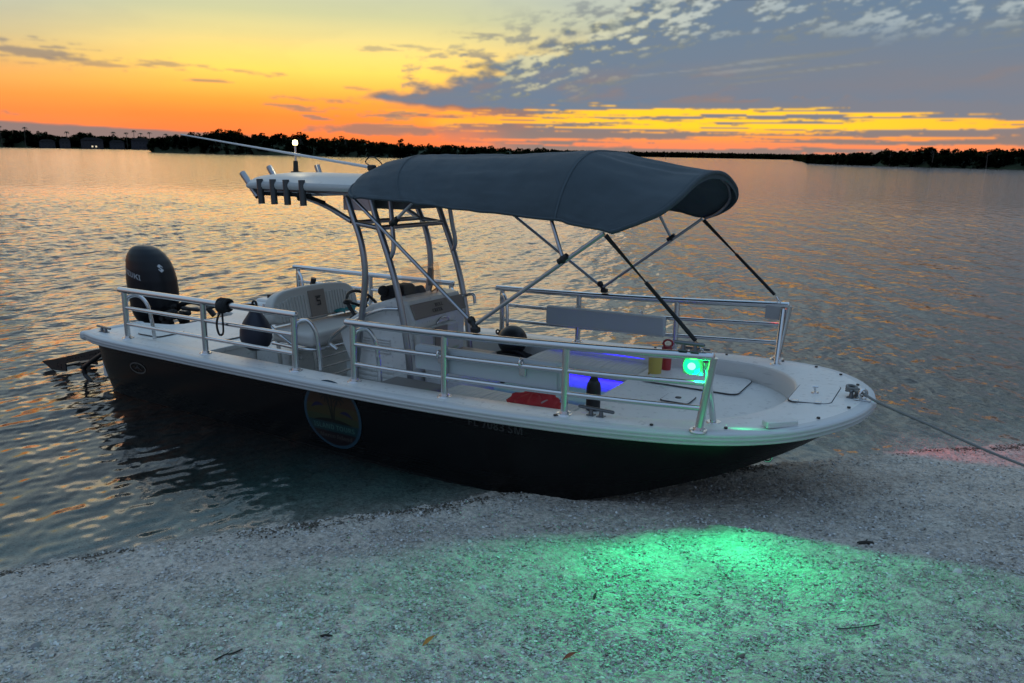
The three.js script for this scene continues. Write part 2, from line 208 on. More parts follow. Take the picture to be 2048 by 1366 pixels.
function paperTree(name, label, az, d, h, spread, sd, group) {           // a tree that stands out of the canopy: tapered trunk, limbs and leaf clumps
  const [x, z] = polar(az, d), t = thing(name, label, 'tree', group); t.position.set(x, -.7, z); seed = sd; spread *= 1.25;
  const limbs = [rod(V(0, 0, 0), V(rr(-.4, .4), h * .8, 0), .28, .1, 7)], crown = [];
  for (let i = 0; i < 7; i++) { const y0 = h * rr(.5, .78), a = rr(0, 6.28), e = V(Math.cos(a) * spread * rr(.5, 1), y0 + h * rr(.08, .24), Math.sin(a) * spread * rr(.5, 1)); limbs.push(rod(V(0, y0, 0), e, .09, .04, 5)); const g = tuft(46, .45, sd + i * 7).scale(spread * rr(.3, .5), spread * rr(.2, .32), spread * rr(.3, .5)); crown.push(g.translate(e.x, e.y, e.z)); }
  part(t, 'trunk', mg(limbs), barkMat); part(t, 'crown', mg(crown), leafMat); return t;
}
[[-22.15, 412, 10.6, 2.0, 'bare topped slim tree at the left end of the mangrove island'], [-20.15, 398, 12, 2.8, 'tallest tree of the mangrove island, broad crowned'], [-19.2, 392, 11.3, 2.4, 'rounded tree just right of the tallest island tree'], [-17.7, 384, 10.7, 2.2, 'small crowned tree left of the anchor light'], [-14.9, 368, 10.7, 2.8, 'spreading tree right above the anchor light'], [-11.9, 352, 9.1, 2.2, 'upright tree between anchor light and canopy'], [-8.0, 336, 7.9, 1.8, 'lone treetop over the grey canopy, left'], [27.4, 372, 8.9, 2.5, 'highest treetop on the right mangrove point'], [21.9, 425, 6.6, 1.5, 'small treetop at the near end of the right point'], [30.4, 361, 8.3, 2.2, 'treetop on the right point near the frame edge'], [25.0, 388, 8.0, 1.8, 'slender treetop left of the highest one on the right point']].forEach(([a, d, h, s, l], i) => paperTree('mangrove_tree', l, a, d, h, s, 300 + i * 31, 'trees standing out of the mangroves'));
function palm(label, az, d, h, sd) {
  const [x, z] = polar(az, d), t = thing('palm_tree', label, 'palm tree', 'palms on the far left shore'); t.position.set(x, 0, z); seed = sd;
  const lean = rr(-1.2, 1.2); part(t, 'trunk', pipe([V(0, 0, 0), V(lean * .25, h * .5, 0), V(lean, h, 0)], .22, 10, 6), barkMat);
  const fr = []; for (let i = 0; i < 13; i++) { const a = i / 13 * 6.28 + rr(-.2, .2), L = rr(2.4, 3.3), up = rr(.2, 1.5); fr.push(grid(6, 1, (u, v) => { const r = L * u, w = (v - .5) * .75 * Math.sin(Math.PI * (.12 + .85 * u)), y = up * u * 1.4 - 2.7 * u * u; return [lean + Math.cos(a) * r - Math.sin(a) * w, h + y, Math.sin(a) * r + Math.cos(a) * w]; })); }
  part(t, 'crown', mg(fr), leafMat); return t;
}
[[-32.55, 19, 'leftmost palm on the far shore'], [-31.35, 18.4, 'palm left of the first gap in the far shore trees'], [-29.15, 15.5, 'palm beside the low house on the far shore'], [-26.55, 16.5, 'palm right of the lit house'], [-25.75, 16, 'lower palm in the cluster behind the houses'], [-25.35, 18.4, 'tallest palm in the cluster on the far left shore'], [-24.9, 16, 'palm just right of the tallest palm'], [-24.45, 17, 'palm right before the mangrove island'], [-23.5, 16, 'palm seen over the left end of the mangrove island']].forEach(([a, h, l], i) => palm(l, a, 880 + i * 3, h, 700 + i * 17));
const wallMats = [std(.026, .026, .034, .8), std(.022, .024, .03, .8), std(.032, .026, .03, .8)], roofMat = std(.02, .019, .02, .8), paneMat = std(.02, .025, .03, .1), litMat = new THREE.MeshStandardMaterial({ color: 0x000000, emissive: col(1, .85, .6), emissiveIntensity: .5 });
function house(label, az, d, w, h, dp, m, lit) {
  const [x, z] = polar(az, d), t = thing('waterfront_house', label, 'house', 'houses on the far left shore'); t.position.set(x, 0, z); t.rotation.y = -az * Math.PI / 180;
  part(t, 'wall', at(box(w, h, dp, .1), 0, h / 2, 0), wallMats[m]);
  const sh = new THREE.Shape([new THREE.Vector2(-w * .54, 0), new THREE.Vector2(w * .54, 0), new THREE.Vector2(w * .3, h * .3), new THREE.Vector2(-w * .3, h * .3)]); part(t, 'roof', new THREE.ExtrudeGeometry(sh, { depth: dp + 1.2, bevelEnabled: false }).translate(0, h + .02, -dp / 2 - .6), roofMat);
  const n = Math.floor(w / 3.2), win = box(1.5, 1.5, .12, .02); for (let f = 0; f < 2; f++) for (let i = 0; i < n; i++) { const on = lit.includes(f * 10 + i), g = part(t, on ? 'lit_window' : 'window', win, on ? litMat : paneMat); g.position.set((i - (n - 1) / 2) * 3.2, h * (f ? .72 : .28), dp / 2 + .05); }
}
house('grey low house far left on the shore', -30.2, 876, 13, 6, 9, 1, []); house('pale house with a white gable on the far shore', -29.25, 872, 9, 7, 8, 0, []); house('long dim house with lit windows on the far shore', -27.75, 872, 19, 8, 9, 2, [2, 3]); house('dim house right of the lit one', -26.35, 874, 13, 6.5, 9, 1, []); house('wide two storey house beside the mangrove island', -25.0, 876, 16, 8.5, 9, 0, []);
{ const t = thing('channel_marker', 'thin channel marker post standing far out in the water', 'marker'), [x, z] = polar(10.6, 900); t.position.set(x, -1, z); part(t, 'post', rod(V(0, 0, 0), V(0, 4.6, 0), .25), barkMat); part(t, 'board', at(box(1.6, 1.6, .15, .02), 0, 4.9, 0), roofMat); }
// ---------------------------------------------------------------- the skiff (its own axes: x to the bow, y up, z to starboard; y = 0 is the gunwale amidships)
const boat = thing('skiff', 'black hulled console skiff with grey canopy and steel rails beached on the shell bank', 'boat');
boat.position.set(-1.089, .56, -6.809); boat.rotation.set(-.016, -.5223, .01, 'YZX'); boat.updateMatrixWorld(true);
const onBoat = (x, y, z) => boat.localToWorld(V(x, y, z));
const sh = x => x > 0 ? .0103 * x * x : 0;
const scuff = dataTex(512, (u, v) => { const a = tile(pn, u, v, 4), b = tile(pn, u, v, 40), k = clamp(.9 + .16 * (a - .5) - .22 * ss(.6, .85, b)); return [k, k, k * .985]; }, false, 1 / 1.3);
const nonskid = dataTex(256, (u, v) => { const k = tile(pn, u, v, 60); return [k, k, k]; }, false, 1 / .22);
const gelMat = std(.75, .75, .735, .42, { map: scuff, bumpMap: nonskid, bumpScale: .0012 }), gelGrey = std(.5, .5, .49, .5, { map: scuff }), hullMat = std(.0035, .0035, .004, .3, { specularIntensity: .5, roughnessMap: scuff }), rubMat = std(.6, .62, .63, .45, { map: scuff });
const steel = std(.62, .63, .64, .22, { metalness: 1 }), alu = std(.36, .37, .39, .3, { metalness: 1 }), black = std(.008, .008, .009, .5), blackSoft = std(.012, .012, .013, .85), gap = std(.02, .02, .022, .8);
const vinylRibs = dataTex(256, (u, v) => { const s = Math.abs(Math.sin(u * Math.PI * 2)), k = Math.pow(s, .35); return [k, k, k]; });
const vinyl = std(.52, .51, .48, .5), vinylGrey = std(.2, .185, .17, .55), vinylTan = std(.24, .2, .17, .55);
const smoothWalk = (ctrl, n) => { const c = new THREE.CatmullRomCurve3(ctrl.map(([x, z]) => V(x, 0, z)), false, 'centripetal'), p = c.getPoints(n); return p.map(q => [q.x, Math.max(q.z, 0)]); };
const NS = 96;
const outerS = smoothWalk([[-2.82, 1.11], [-2.5, 1.185], [-1.5, 1.215], [0, 1.225], [1.2, 1.225], [2, 1.21], [2.6, 1.175], [3.1, 1.095], [3.4, .985], [3.62, .825], [3.8, .58], [3.92, .3], [3.97, 0]], NS), innerS = smoothWalk([[-2.82, .97], [-2.5, .97], [-1.5, .97], [0, .97], [1.2, .97], [2, .965], [2.5, .955], [2.85, .9], [3.08, .81], [3.25, .67], [3.38, .46], [3.45, .24], [3.47, 0]], NS);
const whole = s => [...s, ...s.slice(0, -1).reverse().map(([x, z]) => [x, -z])];
const outer = whole(outerS), inner = whole(innerS), NO = outer.length - 1;
const outN = outer.map((p, i) => { const a = outer[Math.max(0, i - 1)], b = outer[Math.min(NO, i + 1)], l = Math.hypot(b[0] - a[0], b[1] - a[1]); return [-(b[1] - a[1]) / l * (1), (b[0] - a[0]) / l]; }).map(([a, b], i) => (a * (outer[i][0] - 1) + b * outer[i][1] > 0 ? [a, b] : [-a, -b]));
const chineY = x => table([[-3, -.7], [1.5, -.7], [2.05, -.63], [2.7, -.42], [3.2, -.235], [3.57, -.07], [3.8, .04], [3.95, .085]], x)[0];
const chinePt = i => { const [x, z] = outer[i], k = ss(2.2, 3.95, x); return [x - .08 * k - (i < 3 || i > NO - 3 ? -.12 : 0) + (x < -2.4 ? .2 * ss(-2.4, -2.82, x) : 0), z * (.86 - .06 * k)]; };
const sheerPt = i => { const [x, z] = outer[i], n = outN[i]; return [x - n[0] * .055 + (x < -2.6 ? .09 * ss(-2.6, -2.82, x) : 0), z - n[1] * .055]; };
{
  const side = grid(NO, 8, (u, v) => { const i = Math.round(u * NO), a = sheerPt(i), b = chinePt(i), ya = -.075 + sh(a[0]), yb = Math.min(chineY(b[0]), ya - .004); const bulge = .02 * Math.sin(v * Math.PI); return [lerp(a[0], b[0], v), lerp(ya, yb, v), lerp(a[1], b[1], v) * (1 + bulge)]; });
  const bottom = grid(10, NS, (u, v) => { const i = Math.round(v * NS), b = chinePt(i), yb = Math.min(chineY(b[0]), -.08 + sh(b[0])); return [b[0], yb - .02 * (1 - Math.abs(u * 2 - 1)), b[1] * (1 - 2 * u)]; });
  const a = sheerPt(0), b = chinePt(0), transom = grid(8, 6, (u, v) => [lerp(a[0], b[0], v), lerp(-.075, chineY(-2.8), v), lerp(a[1], b[1], v) * (1 - 2 * u)]);
  part(boat, 'hull', mg([side, bottom, transom]), hullMat, 'glossy black hull with raked bow');
  // the rolled white edge, with its two grooves
  const prof = [[.06, -.082], [.03, -.09], [.004, -.08], [-.004, -.068], [.006, -.06], [-.008, -.05], [-.012, -.04], [-.003, -.031], [-.012, -.024], [-.008, -.01], [.004, -.002], [.03, .002], [.06, 0]];
  part(boat, 'rub_rail', grid(NO, prof.length - 1, (u, v) => { const i = Math.round(u * NO), [d, y] = prof[Math.round(v * (prof.length - 1))], [x, z] = outer[i], n = outN[i]; return [x - n[0] * d, y + sh(x), z - n[1] * d]; }), rubMat);
  const cap = grid(NO, 5, (u, v) => { const i = Math.round(u * NO), [x, z] = outer[i], n = outN[i], [p, q] = inner[i], ox = x - n[0] * .055, oz = z - n[1] * .055; const X = lerp(ox, p, v), Z = lerp(oz, q, v); return [X, sh(lerp(x, p, v)) + .006 * Math.sin(v * Math.PI) - (v === 1 ? .004 : 0), Z]; }); for (let i = 0; i < cap.attributes.uv.count; i++) cap.attributes.uv.setXY(i, cap.attributes.position.getX(i), cap.attributes.position.getZ(i));
  part(boat, 'gunwale', cap, gelMat);
  const liner = grid(NO, 6, (u, v) => { const i = Math.round(u * NO), [p, q] = inner[i], k = [0, .004, .02, .06, .3, .7, 1][Math.round(v * 6)], y0 = sh(p) - .004; const inset = Math.min(1, k * 14) * .02, n = outN[i]; return [p - n[0] * inset * (k < .1 ? 1 : 1), lerp(y0, Math.max(-.47, chineY(p) + .07), k), q - n[1] * inset]; }); part(boat, 'liner', liner, gelMat);
  const flat = (pts, y, name, mat, holes = []) => { const s = new THREE.Shape(pts.map(([x, z]) => new THREE.Vector2(x, -z))); for (const h of holes) s.holes.push(new THREE.Path(h.map(([x, z]) => new THREE.Vector2(x, -z)))); return part(boat, name, new THREE.ExtrudeGeometry(s, { depth: .03, bevelEnabled: true, bevelSize: .006, bevelThickness: .006, bevelSegments: 2, curveSegments: 8 }).rotateX(-Math.PI / 2).translate(0, y - .036, 0), mat); };
  const fore = inner.filter(([x]) => x > 2.16), f2 = [[2.16, .94], ...fore.map(([x, z]) => [x - .02, z * .975]), [2.16, -.94]]; flat(f2, -.05, 'casting_deck', gelMat);
  part(boat, 'bulkhead', at(box(.03, .4, 1.9, .006), 2.13, -.27, 0), gelMat); part(boat, 'bulkhead', at(box(.03, .44, 1.9, .006), -1.27, -.24, 0), gelMat);
  part(boat, 'cockpit_floor', at(box(3.42, .03, 1.92, .006), .43, -.46, 0), gelGrey);
  flat([[-1.25, .965], [-2.83, .965], [-2.83, .5], [-2.7, .46], [-2.5, .4], [-2.42, .3], [-2.42, -.3], [-2.5, -.4], [-2.7, -.46], [-2.83, -.5], [-2.83, -.965], [-1.25, -.965]], -.012, 'aft_deck', gelMat);
  part(boat, 'splash_well', mg([at(box(.5, .03, .9, .01), -2.6, -.2, 0), at(box(.03, .2, .66, .01), -2.4, -.12, 0), at(box(.42, .18, .03, .01).rotateY(.22), -2.61, -.12, .44), at(box(.42, .18, .03, .01).rotateY(-.22), -2.61, -.12, -.44)]), gelMat);
  part(boat, 'stern_lip', mg([at(box(.09, .085, .66, .03, 3), -2.83, -.042, .8), at(box(.09, .085, .66, .03, 3), -2.83, -.042, -.8)]), rubMat);
}
function hatch(name, x, y, z, w, d, r, label) { const g = sub(boat, name); if (label) g.userData.label = label; const rs = (a, b, q) => { const s = new THREE.Shape(); s.absarc(a / 2 - q, b / 2 - q, q, 0, Math.PI / 2); s.absarc(-a / 2 + q, b / 2 - q, q, Math.PI / 2, Math.PI); s.absarc(-a / 2 + q, -b / 2 + q, q, Math.PI, Math.PI * 1.5); s.absarc(a / 2 - q, -b / 2 + q, q, Math.PI * 1.5, Math.PI * 2); return s; }; part(g, 'gasket', new THREE.ExtrudeGeometry(rs(w + .014, d + .014, r), { depth: .004, bevelEnabled: false, curveSegments: 8 }).rotateX(-Math.PI / 2), gap); part(g, 'lid', new THREE.ExtrudeGeometry(rs(w, d, r), { depth: .006, bevelEnabled: true, bevelSize: .002, bevelThickness: .002, curveSegments: 8 }).rotateX(-Math.PI / 2), gelMat); g.position.set(x, y, z); return g; }
{ const h = hatch('anchor_hatch', 3.6, sh(3.6) + .005, -.02, .26, .5, .06, 'rounded anchor locker hatch on the bow'); h.rotation.z = .074; part(h, 'latch', mg([at(new THREE.CylinderGeometry(.024, .026, .008, 16), 0, .012, 0), rod(V(0, .01, 0), V(0, .05, 0), .007), rod(V(-.015, .05, 0), V(.02, .05, 0), .007)]), steel); part(h, 'hinge', at(box(.04, .008, .03, .003), -.08, .012, .255), steel); part(h, 'hinge', at(box(.04, .008, .03, .003), .06, .012, .255), steel); }
hatch('deck_hatch', 2.63, -.043, -.58, .76, .5, .07); { const h = hatch('access_plate', 2.67, -.043, .0, .2, .2, .02, 'small square access plate with a dark centre'); part(h, 'pull_ring', at(new THREE.CylinderGeometry(.022, .022, .006, 16), 0, .01, 0), black); }
hatch('aft_hatch', -1.75, -.005, .15, .62, .9, .05); hatch('bench_hatch', -2.2, -.005, .72, .3, .3, .04);
// guard rails
const RT = .026, RM = .0165;
function guardRail(xs, s, lead, tail, label) {
  const g = sub(boat, 'guard_rail'); g.userData.label = label; const z = 1.075 * s, zx = x => z * (x > 2.8 ? 1 - .03 * (x - 2.8) : 1), n = xs.length, x0 = xs[0] - lead, x1 = xs[n - 1] + tail;
  const bar = (y, a, b, r, name) => { const p = []; for (let k = 0; k <= 6; k++) { const x = lerp(a, b, k / 6); p.push(V(x, y + sh(x), zx(x))); } part(g, name, mg([pipe(p, r, 24, 14), ball(r, p[0].x, p[0].y, p[0].z, .6), ball(r, p[6].x, p[6].y, p[6].z, .6)]), steel); };
  bar(.45, x0, x1, RT, 'top_bar'); bar(.29, xs[0], xs[n - 1], RM, 'middle_bar'); bar(.14, xs[0], xs[n - 1], RM, 'lower_bar');
  xs.forEach((x, i) => { const f = i === n - 1 && x > 3 ? .05 : 0; const p = part(g, 'post', rod(V(x - f * .2, sh(x), zx(x)), V(x + f, .45 + sh(x), zx(x)), .0245), steel); part(g, 'base_plate', at(mg([new THREE.CylinderGeometry(.05, .054, .01, 20), at(new THREE.CylinderGeometry(.03, .034, .02, 16), 0, .01, 0), ...[0, 1, 2, 3].map(k => at(new THREE.CylinderGeometry(.006, .006, .014, 6), Math.cos(k * 1.57 + .78) * .042, .003, Math.sin(k * 1.57 + .78) * .042))]), x - f * .2, sh(x) + .007, zx(x)), steel); });
  return g;
}
const brace = (x, s, dx) => part(boat, 'rail_brace', pipe([V(x, .3, 1.07 * s), V(x + dx * .1, .385, 1.05 * s), V(x + dx * .45, .4, 1.0 * s), V(x + dx * .8, .33, .97 * s), V(x + dx * .95, .15, .95 * s), V(x + dx, .0, .945 * s)], .017, 30, 10), steel);
for (const s of [1, -1]) {
  guardRail([-2.19, -1.13, -.08], s, .06, .02, s > 0 ? 'three bar steel rail on the near side of the stern' : 'three bar steel rail on the far side of the stern');
  guardRail([.52, 1.34, 2.27, 3.145], s, .06, .04, s > 0 ? 'long three bar steel rail on the near side of the bow' : 'long three bar steel rail on the far side of the bow');
  brace(-2.19, s, .2); brace(-.08, s, .14); brace(.52, s, .14); part(boat, 'rail_brace', mg([rod(V(3.15, .52, 1.05 * s), V(3.17, .1, .87 * s), .019), at(new THREE.CylinderGeometry(.042, .046, .012, 18), 3.17, sh(3.17) + .006, .868 * s)]), steel);
}
// backrest pads on the forward rails, benches below them
for (const s of [1, -1]) {
  const pad = part(boat, 'backrest_pad', mg([at(box(1.15, .18, .06, .02, 3), 1.63, .25, 1.0 * s), at(box(1.13, .16, .01, .004), 1.63, .25, 1.036 * s)]), std(.42, .46, .48, .55), s > 0 ? 'long grey blue pad on the near bow rail' : 'long grey blue pad on the far bow rail'); pad.rotation.z = .011; for (const y of [.172, .328]) part(pad, 'piping', rod(V(1.07, y, (1.0 - .031) * s), V(2.19, y, (1.0 - .031) * s), .006, .006, 8), vinyl); for (const x of [1.3, 1.95]) part(pad, 'pad_clamp', mg([at(box(.05, .07, .02, .006), x, .27, 1.05 * s), new THREE.TorusGeometry(.024, .007, 8, 16).rotateY(Math.PI / 2).translate(x, .29 + sh(x), 1.075 * s)]), steel);
  const b = sub(boat, 'side_bench'); b.userData.label = s > 0 ? 'ribbed white bench along the near side' : 'ribbed white bench along the far side, lit blue below';
  const cush = grid(150, 14, (u, v) => { const x = 1.1 + 1.06 * u, e = Math.min(1, Math.min(u, 1 - u) * 26), w = Math.min(1, Math.min(v, 1 - v) * 9), rib = .010 * (1 - Math.pow(Math.abs(Math.sin(u * Math.PI * 27)), .45)) * (v > .08 && v < .92 ? 1 : 0); return [x, -.05 - .016 * (1 - Math.sqrt(1 - (1 - e) ** 2)) - .02 * (1 - Math.sqrt(1 - (1 - w) ** 2)) - rib + .008 * Math.sin(v * Math.PI), s * lerp(.5, .955, v)]; });
  part(b, 'cushion', mg([cush, at(box(1.06, .066, .455, .02, 3), 1.63, -.1, s * .7275)]), vinyl); part(b, 'bench_front', at(box(1.02, .33, .02, .005), 1.63, -.3, s * .57), gelMat); part(b, 'bench_end', at(box(.02, .3, .42, .005), 1.12, -.31, s * .74), gelMat); part(b, 'mullion', at(box(.02, .28, .012, .004), 1.78, -.31, s * .556), gelGrey);
}
{ const b = sub(boat, 'corner_seat'); part(b, 'cushion', at(box(.5, .06, .36, .028, 4), .68, -.125, .64), vinylGrey, 'grey brown seat pad beside the console'); part(b, 'seat_box', at(box(.46, .29, .46, .015), .68, -.3, .69), gelMat); }
// console
{
  const c = sub(boat, 'console'); const pr = [[-.1, -.445], [.5, -.445], [.53, .36], [.47, .49], [.34, .505], [.1, .43], [-.14, .28], [-.24, .2], [-.2, .08], [-.13, -.05]].map(([x, y]) => new THREE.Vector2(x, y));
  part(c, 'body', new THREE.ExtrudeGeometry(new THREE.Shape(pr), { depth: .7, bevelEnabled: true, bevelSize: .022, bevelThickness: .03, bevelSegments: 4 }).translate(0, 0, -.35), gelMat);
  const band = part(c, 'dash_band', at(box(.02, .13, .74, .008), 0, 0, 0), vinylTan, 'tan band along the top of the console front'); band.position.set(.535, .425, 0); band.rotation.z = .42;
  const txt = part(c, 'band_lettering', new THREE.PlaneGeometry(.42, .1), print(512, 128, (x, w, h) => { x.fillStyle = '#0c0b0b'; x.font = 'bold 52px serif'; x.textAlign = 'center'; x.fillText('BULL', w * .52, 52); x.fillText('CREEK', w * .42, 108); })); txt.position.set(.549, .428, .02); txt.rotation.set(0, Math.PI / 2, 0); txt.rotateX(-.42);
  const em = part(c, 'emblem', mg([new THREE.TorusGeometry(.06, .008, 8, 28).scale(1.35, .75, 1), new THREE.CylinderGeometry(.058, .058, .008, 24).rotateX(Math.PI / 2).scale(1.35, .75, 1)]), steel, 'oval chrome emblem'); em.position.set(.561, .29, -.02); em.rotation.y = Math.PI / 2;
  part(c, 'windshield', grid(16, 6, (u, v) => { const a = (u - .5) * 1.7; return [.30 + .14 * Math.cos(a) - .06 * v, .47 + .3 * v, -Math.sin(a) * .36]; }), new THREE.MeshPhysicalMaterial({ color: col(.92, .8, .74), transmission: 1, thickness: 0, roughness: .06, ior: 1.45, side: THREE.DoubleSide }));
  part(c, 'chartplotter', mg([at(box(.16, .12, .3, .05, 4), .24, .55, .16), at(box(.2, .06, .36, .03, 3), .24, .5, .14), ball(.045, .2, .57, .33), at(box(.08, .1, .12, .03, 3).rotateZ(.5), .3, .53, -.03)]), blackSoft, 'black covered instrument on the console top');
  const vhf = part(c, 'handset_screen', mg([at(box(.03, .16, .1, .012), 0, 0, 0), at(box(.006, .1, .06, .002), .017, .005, 0)]), std(.09, .11, .13, .4)); vhf.position.set(.36, .66, -.12); vhf.rotation.y = .35;
  part(c, 'handset_cord', pipe([V(.36, .58, -.14), V(.38, .53, -.1), V(.4, .55, -.16), V(.37, .5, -.2), V(.4, .52, -.22), V(.36, .48, -.24)], .007, 40, 6), black);
  const w = sub(c, 'steering_wheel'); part(c, 'wheel_rim', new THREE.TorusGeometry(.18, .014, 10, 40).rotateY(Math.PI / 2).rotateZ(.75).translate(-.3, .34, .0), black, 'black steering wheel rim'); c.remove(w);
  part(c, 'wheel_spokes', mg([0, 1, 2].map(k => { const a = k * 2.094 + .5; return rod(V(0, 0, 0), V(0, Math.sin(a) * .175, Math.cos(a) * .175), .013, .01); }).concat([ball(.045, 0, 0, 0, .6)])).rotateZ(.75).translate(-.3, .34, 0), blackSoft);
  part(c, 'throttle', mg([at(box(.12, .1, .09, .03, 3), -.17, .26, .25), rod(V(-.17, .28, .25), V(-.27, .42, .25), .014), ball(.03, -.27, .42, .25, 1, .8, 1.6), rod(V(-.2, .3, .1), V(-.1, .38, -.05), .02)]), black);
  part(c, 'grab_rail', pipe([V(.42, .45, .41), V(.3, .44, .43), V(.05, .35, .43), V(-.28, .15, .42), V(-.34, .08, .42), V(-.27, .02, .4)], .016, 40, 10), steel);
  part(c, 'grab_rail', pipe([V(.42, .42, -.41), V(.6, .48, -.43), V(.62, .4, -.43)], .014, 30, 10), steel);
  for (let i = 0; i < 6; i++) part(c, 'louvre', at(box(.3, .012, .012, .004).rotateX(.3), .16, .17 - i * .022, .388), gelMat);
  for (let i = 0; i < 9; i++) part(c, 'side_slat', at(box(.4, .026, .01, .004), .14, -.06 - i * .042, .386), gelMat);
  part(c, 'side_label', at(box(.14, .05, .006, .003).rotateZ(.5), -.05, .16, .386), gelGrey);
  const f = sub(boat, 'console_seat'); part(f, 'seat_base', at(box(.4, .44, .62, .04, 3), .76, -.235, -.04), gelMat);
  part(f, 'seat_pad', at(box(.36, .05, .56, .022, 3), .75, .0, -.04), vinylTan); const bk = part(f, 'back_pad', mg([at(box(.07, .24, .2, .03, 3), 0, 0, .19), at(box(.06, .24, .18, .02, 3), 0, 0, 0), at(box(.07, .24, .2, .03, 3), 0, 0, -.19)]), vinyl, 'three part back cushion on the console front'); bk.position.set(.585, .17, .1); bk.rotation.z = .1;
  part(f, 'centre_panel', at(box(.012, .22, .17, .004), .628, .175, .1), vinylTan);
}
// helm seat
{
  const h = sub(boat, 'helm_seat'); h.position.set(.1, -.03, 0); h.userData.label = 'white helm bench with ribbed backrest on a tube frame';
  const bshape = new THREE.Shape(); bshape.moveTo(-.5, 0); bshape.lineTo(.5, 0); bshape.bezierCurveTo(.535, 0, .535, .03, .53, .1); bshape.bezierCurveTo(.52, .2, .44, .235, .33, .245); bshape.bezierCurveTo(.1, .265, -.1, .265, -.33, .245); bshape.bezierCurveTo(-.44, .235, -.52, .2, -.53, .1); bshape.bezierCurveTo(-.535, .03, -.535, 0, -.5, 0);
  const back = new THREE.ExtrudeGeometry(bshape, { depth: .07, bevelEnabled: true, bevelSize: .02, bevelThickness: .025, bevelSegments: 4, curveSegments: 14 }).rotateY(Math.PI / 2).rotateZ(.2).translate(-1.02, .235, .02); part(h, 'back_cushion', back, vinyl);
  for (let i = -13; i <= 13; i++) { if (Math.abs(i) < 4) continue; const z = i * .037 + .02, t = 1 - Math.max(0, Math.abs(i) - 9) * .06; part(h, 'back_rib', at(box(.014, .215 * t, .029, .006), 0, .107 * t, 0).rotateZ(.2).translate(-.921, .238, z), vinyl); }
  part(h, 'centre_stripe', at(box(.016, .245, .21, .007), 0, .122, 0).rotateZ(.2).translate(-.921, .236, .02), vinylTan, 'tan stripe down the middle of the backrest');
  const lg = part(h, 'stripe_emblem', new THREE.PlaneGeometry(.1, .11), print(128, 128, (x, w, hh) => { x.strokeStyle = '#15110f'; x.lineWidth = 15; x.lineJoin = 'round'; x.beginPath(); x.moveTo(100, 26); x.lineTo(42, 26); x.lineTo(42, 62); x.lineTo(90, 62); x.lineTo(90, 104); x.lineTo(34, 104); x.stroke(); x.beginPath(); x.moveTo(20, 12); x.lineTo(112, 12); x.lineWidth = 8; x.stroke(); })); lg.position.set(-.932, .375, .02); lg.rotation.set(0, Math.PI / 2, 0); lg.rotateX(-.2);
  part(h, 'seat_cushion', at(box(.5, .13, 1.06, .045, 4), -.76, .13, .02), vinyl);
  part(h, 'seat_frame', pipe([V(-1.0, .055, -.5), V(-.55, .055, -.52), V(-.49, .055, -.46), V(-.49, .055, .5), V(-.55, .055, .56), V(-1.0, .055, .54)], .016, 60, 10), steel);
  for (const [x, z] of [[-.98, .5], [-.54, .5], [-.98, -.46], [-.54, -.46]]) part(h, 'leg', pipe([V(x, .06, z), V(x + .02, -.1, z), V(x + .04, -.45, z)], .018, 16, 10), steel);
  for (const z of [.56, -.52]) part(h, 'back_strut', pipe([V(-.72, .06, z), V(-.95, .18, z), V(-1.06, .26, z), V(-1.08, .4, z * .97)], .015, 20, 8), steel);
  part(h, 'back_bar', rod(V(-.955, .225, -.5), V(-.955, .225, .54), .012), steel);
  for (let i = 0; i < 4; i++) part(h, 'rack_bar', rod(V(-.5 + i * .012, -.03 - i * .085, -.46), V(-.5 + i * .012, -.03 - i * .085, .5), .009), steel);
  part(h, 'rod_socket', rod(V(-1.16, .36, -.1), V(-1.1, .56, -.1), .025), black);
  const b = sub(boat, 'storage_box'); part(b, 'box_body', at(box(.42, .36, .78, .02), -1.03, -.27, .05), gelMat); part(b, 'box_lid', at(box(.44, .03, .8, .012), -1.03, -.075, .05), gelMat); part(b, 'catch', at(box(.012, .05, .04, .004), -.812, -.14, .3), steel);
  part(boat, 'stern_locker', mg([at(box(.75, .15, .5, .06, 4), -1.9, .06, -.66), at(box(.5, .07, .36, .03, 3), -2.0, .13, -.66)]), gelMat, 'white raised moulding on the far side of the aft deck'); part(boat, 'locker_knob', at(new THREE.CylinderGeometry(.04, .045, .04, 16), -2.15, .18, -.62), black);
  part(boat, 'battery_switch_hose', pipe([V(-2.0, .08, -.38), V(-2.2, .1, -.3), V(-2.45, .12, -.22), V(-2.65, .05, -.12), V(-2.9, .05, -.05)], .02, 40, 8), black);
}
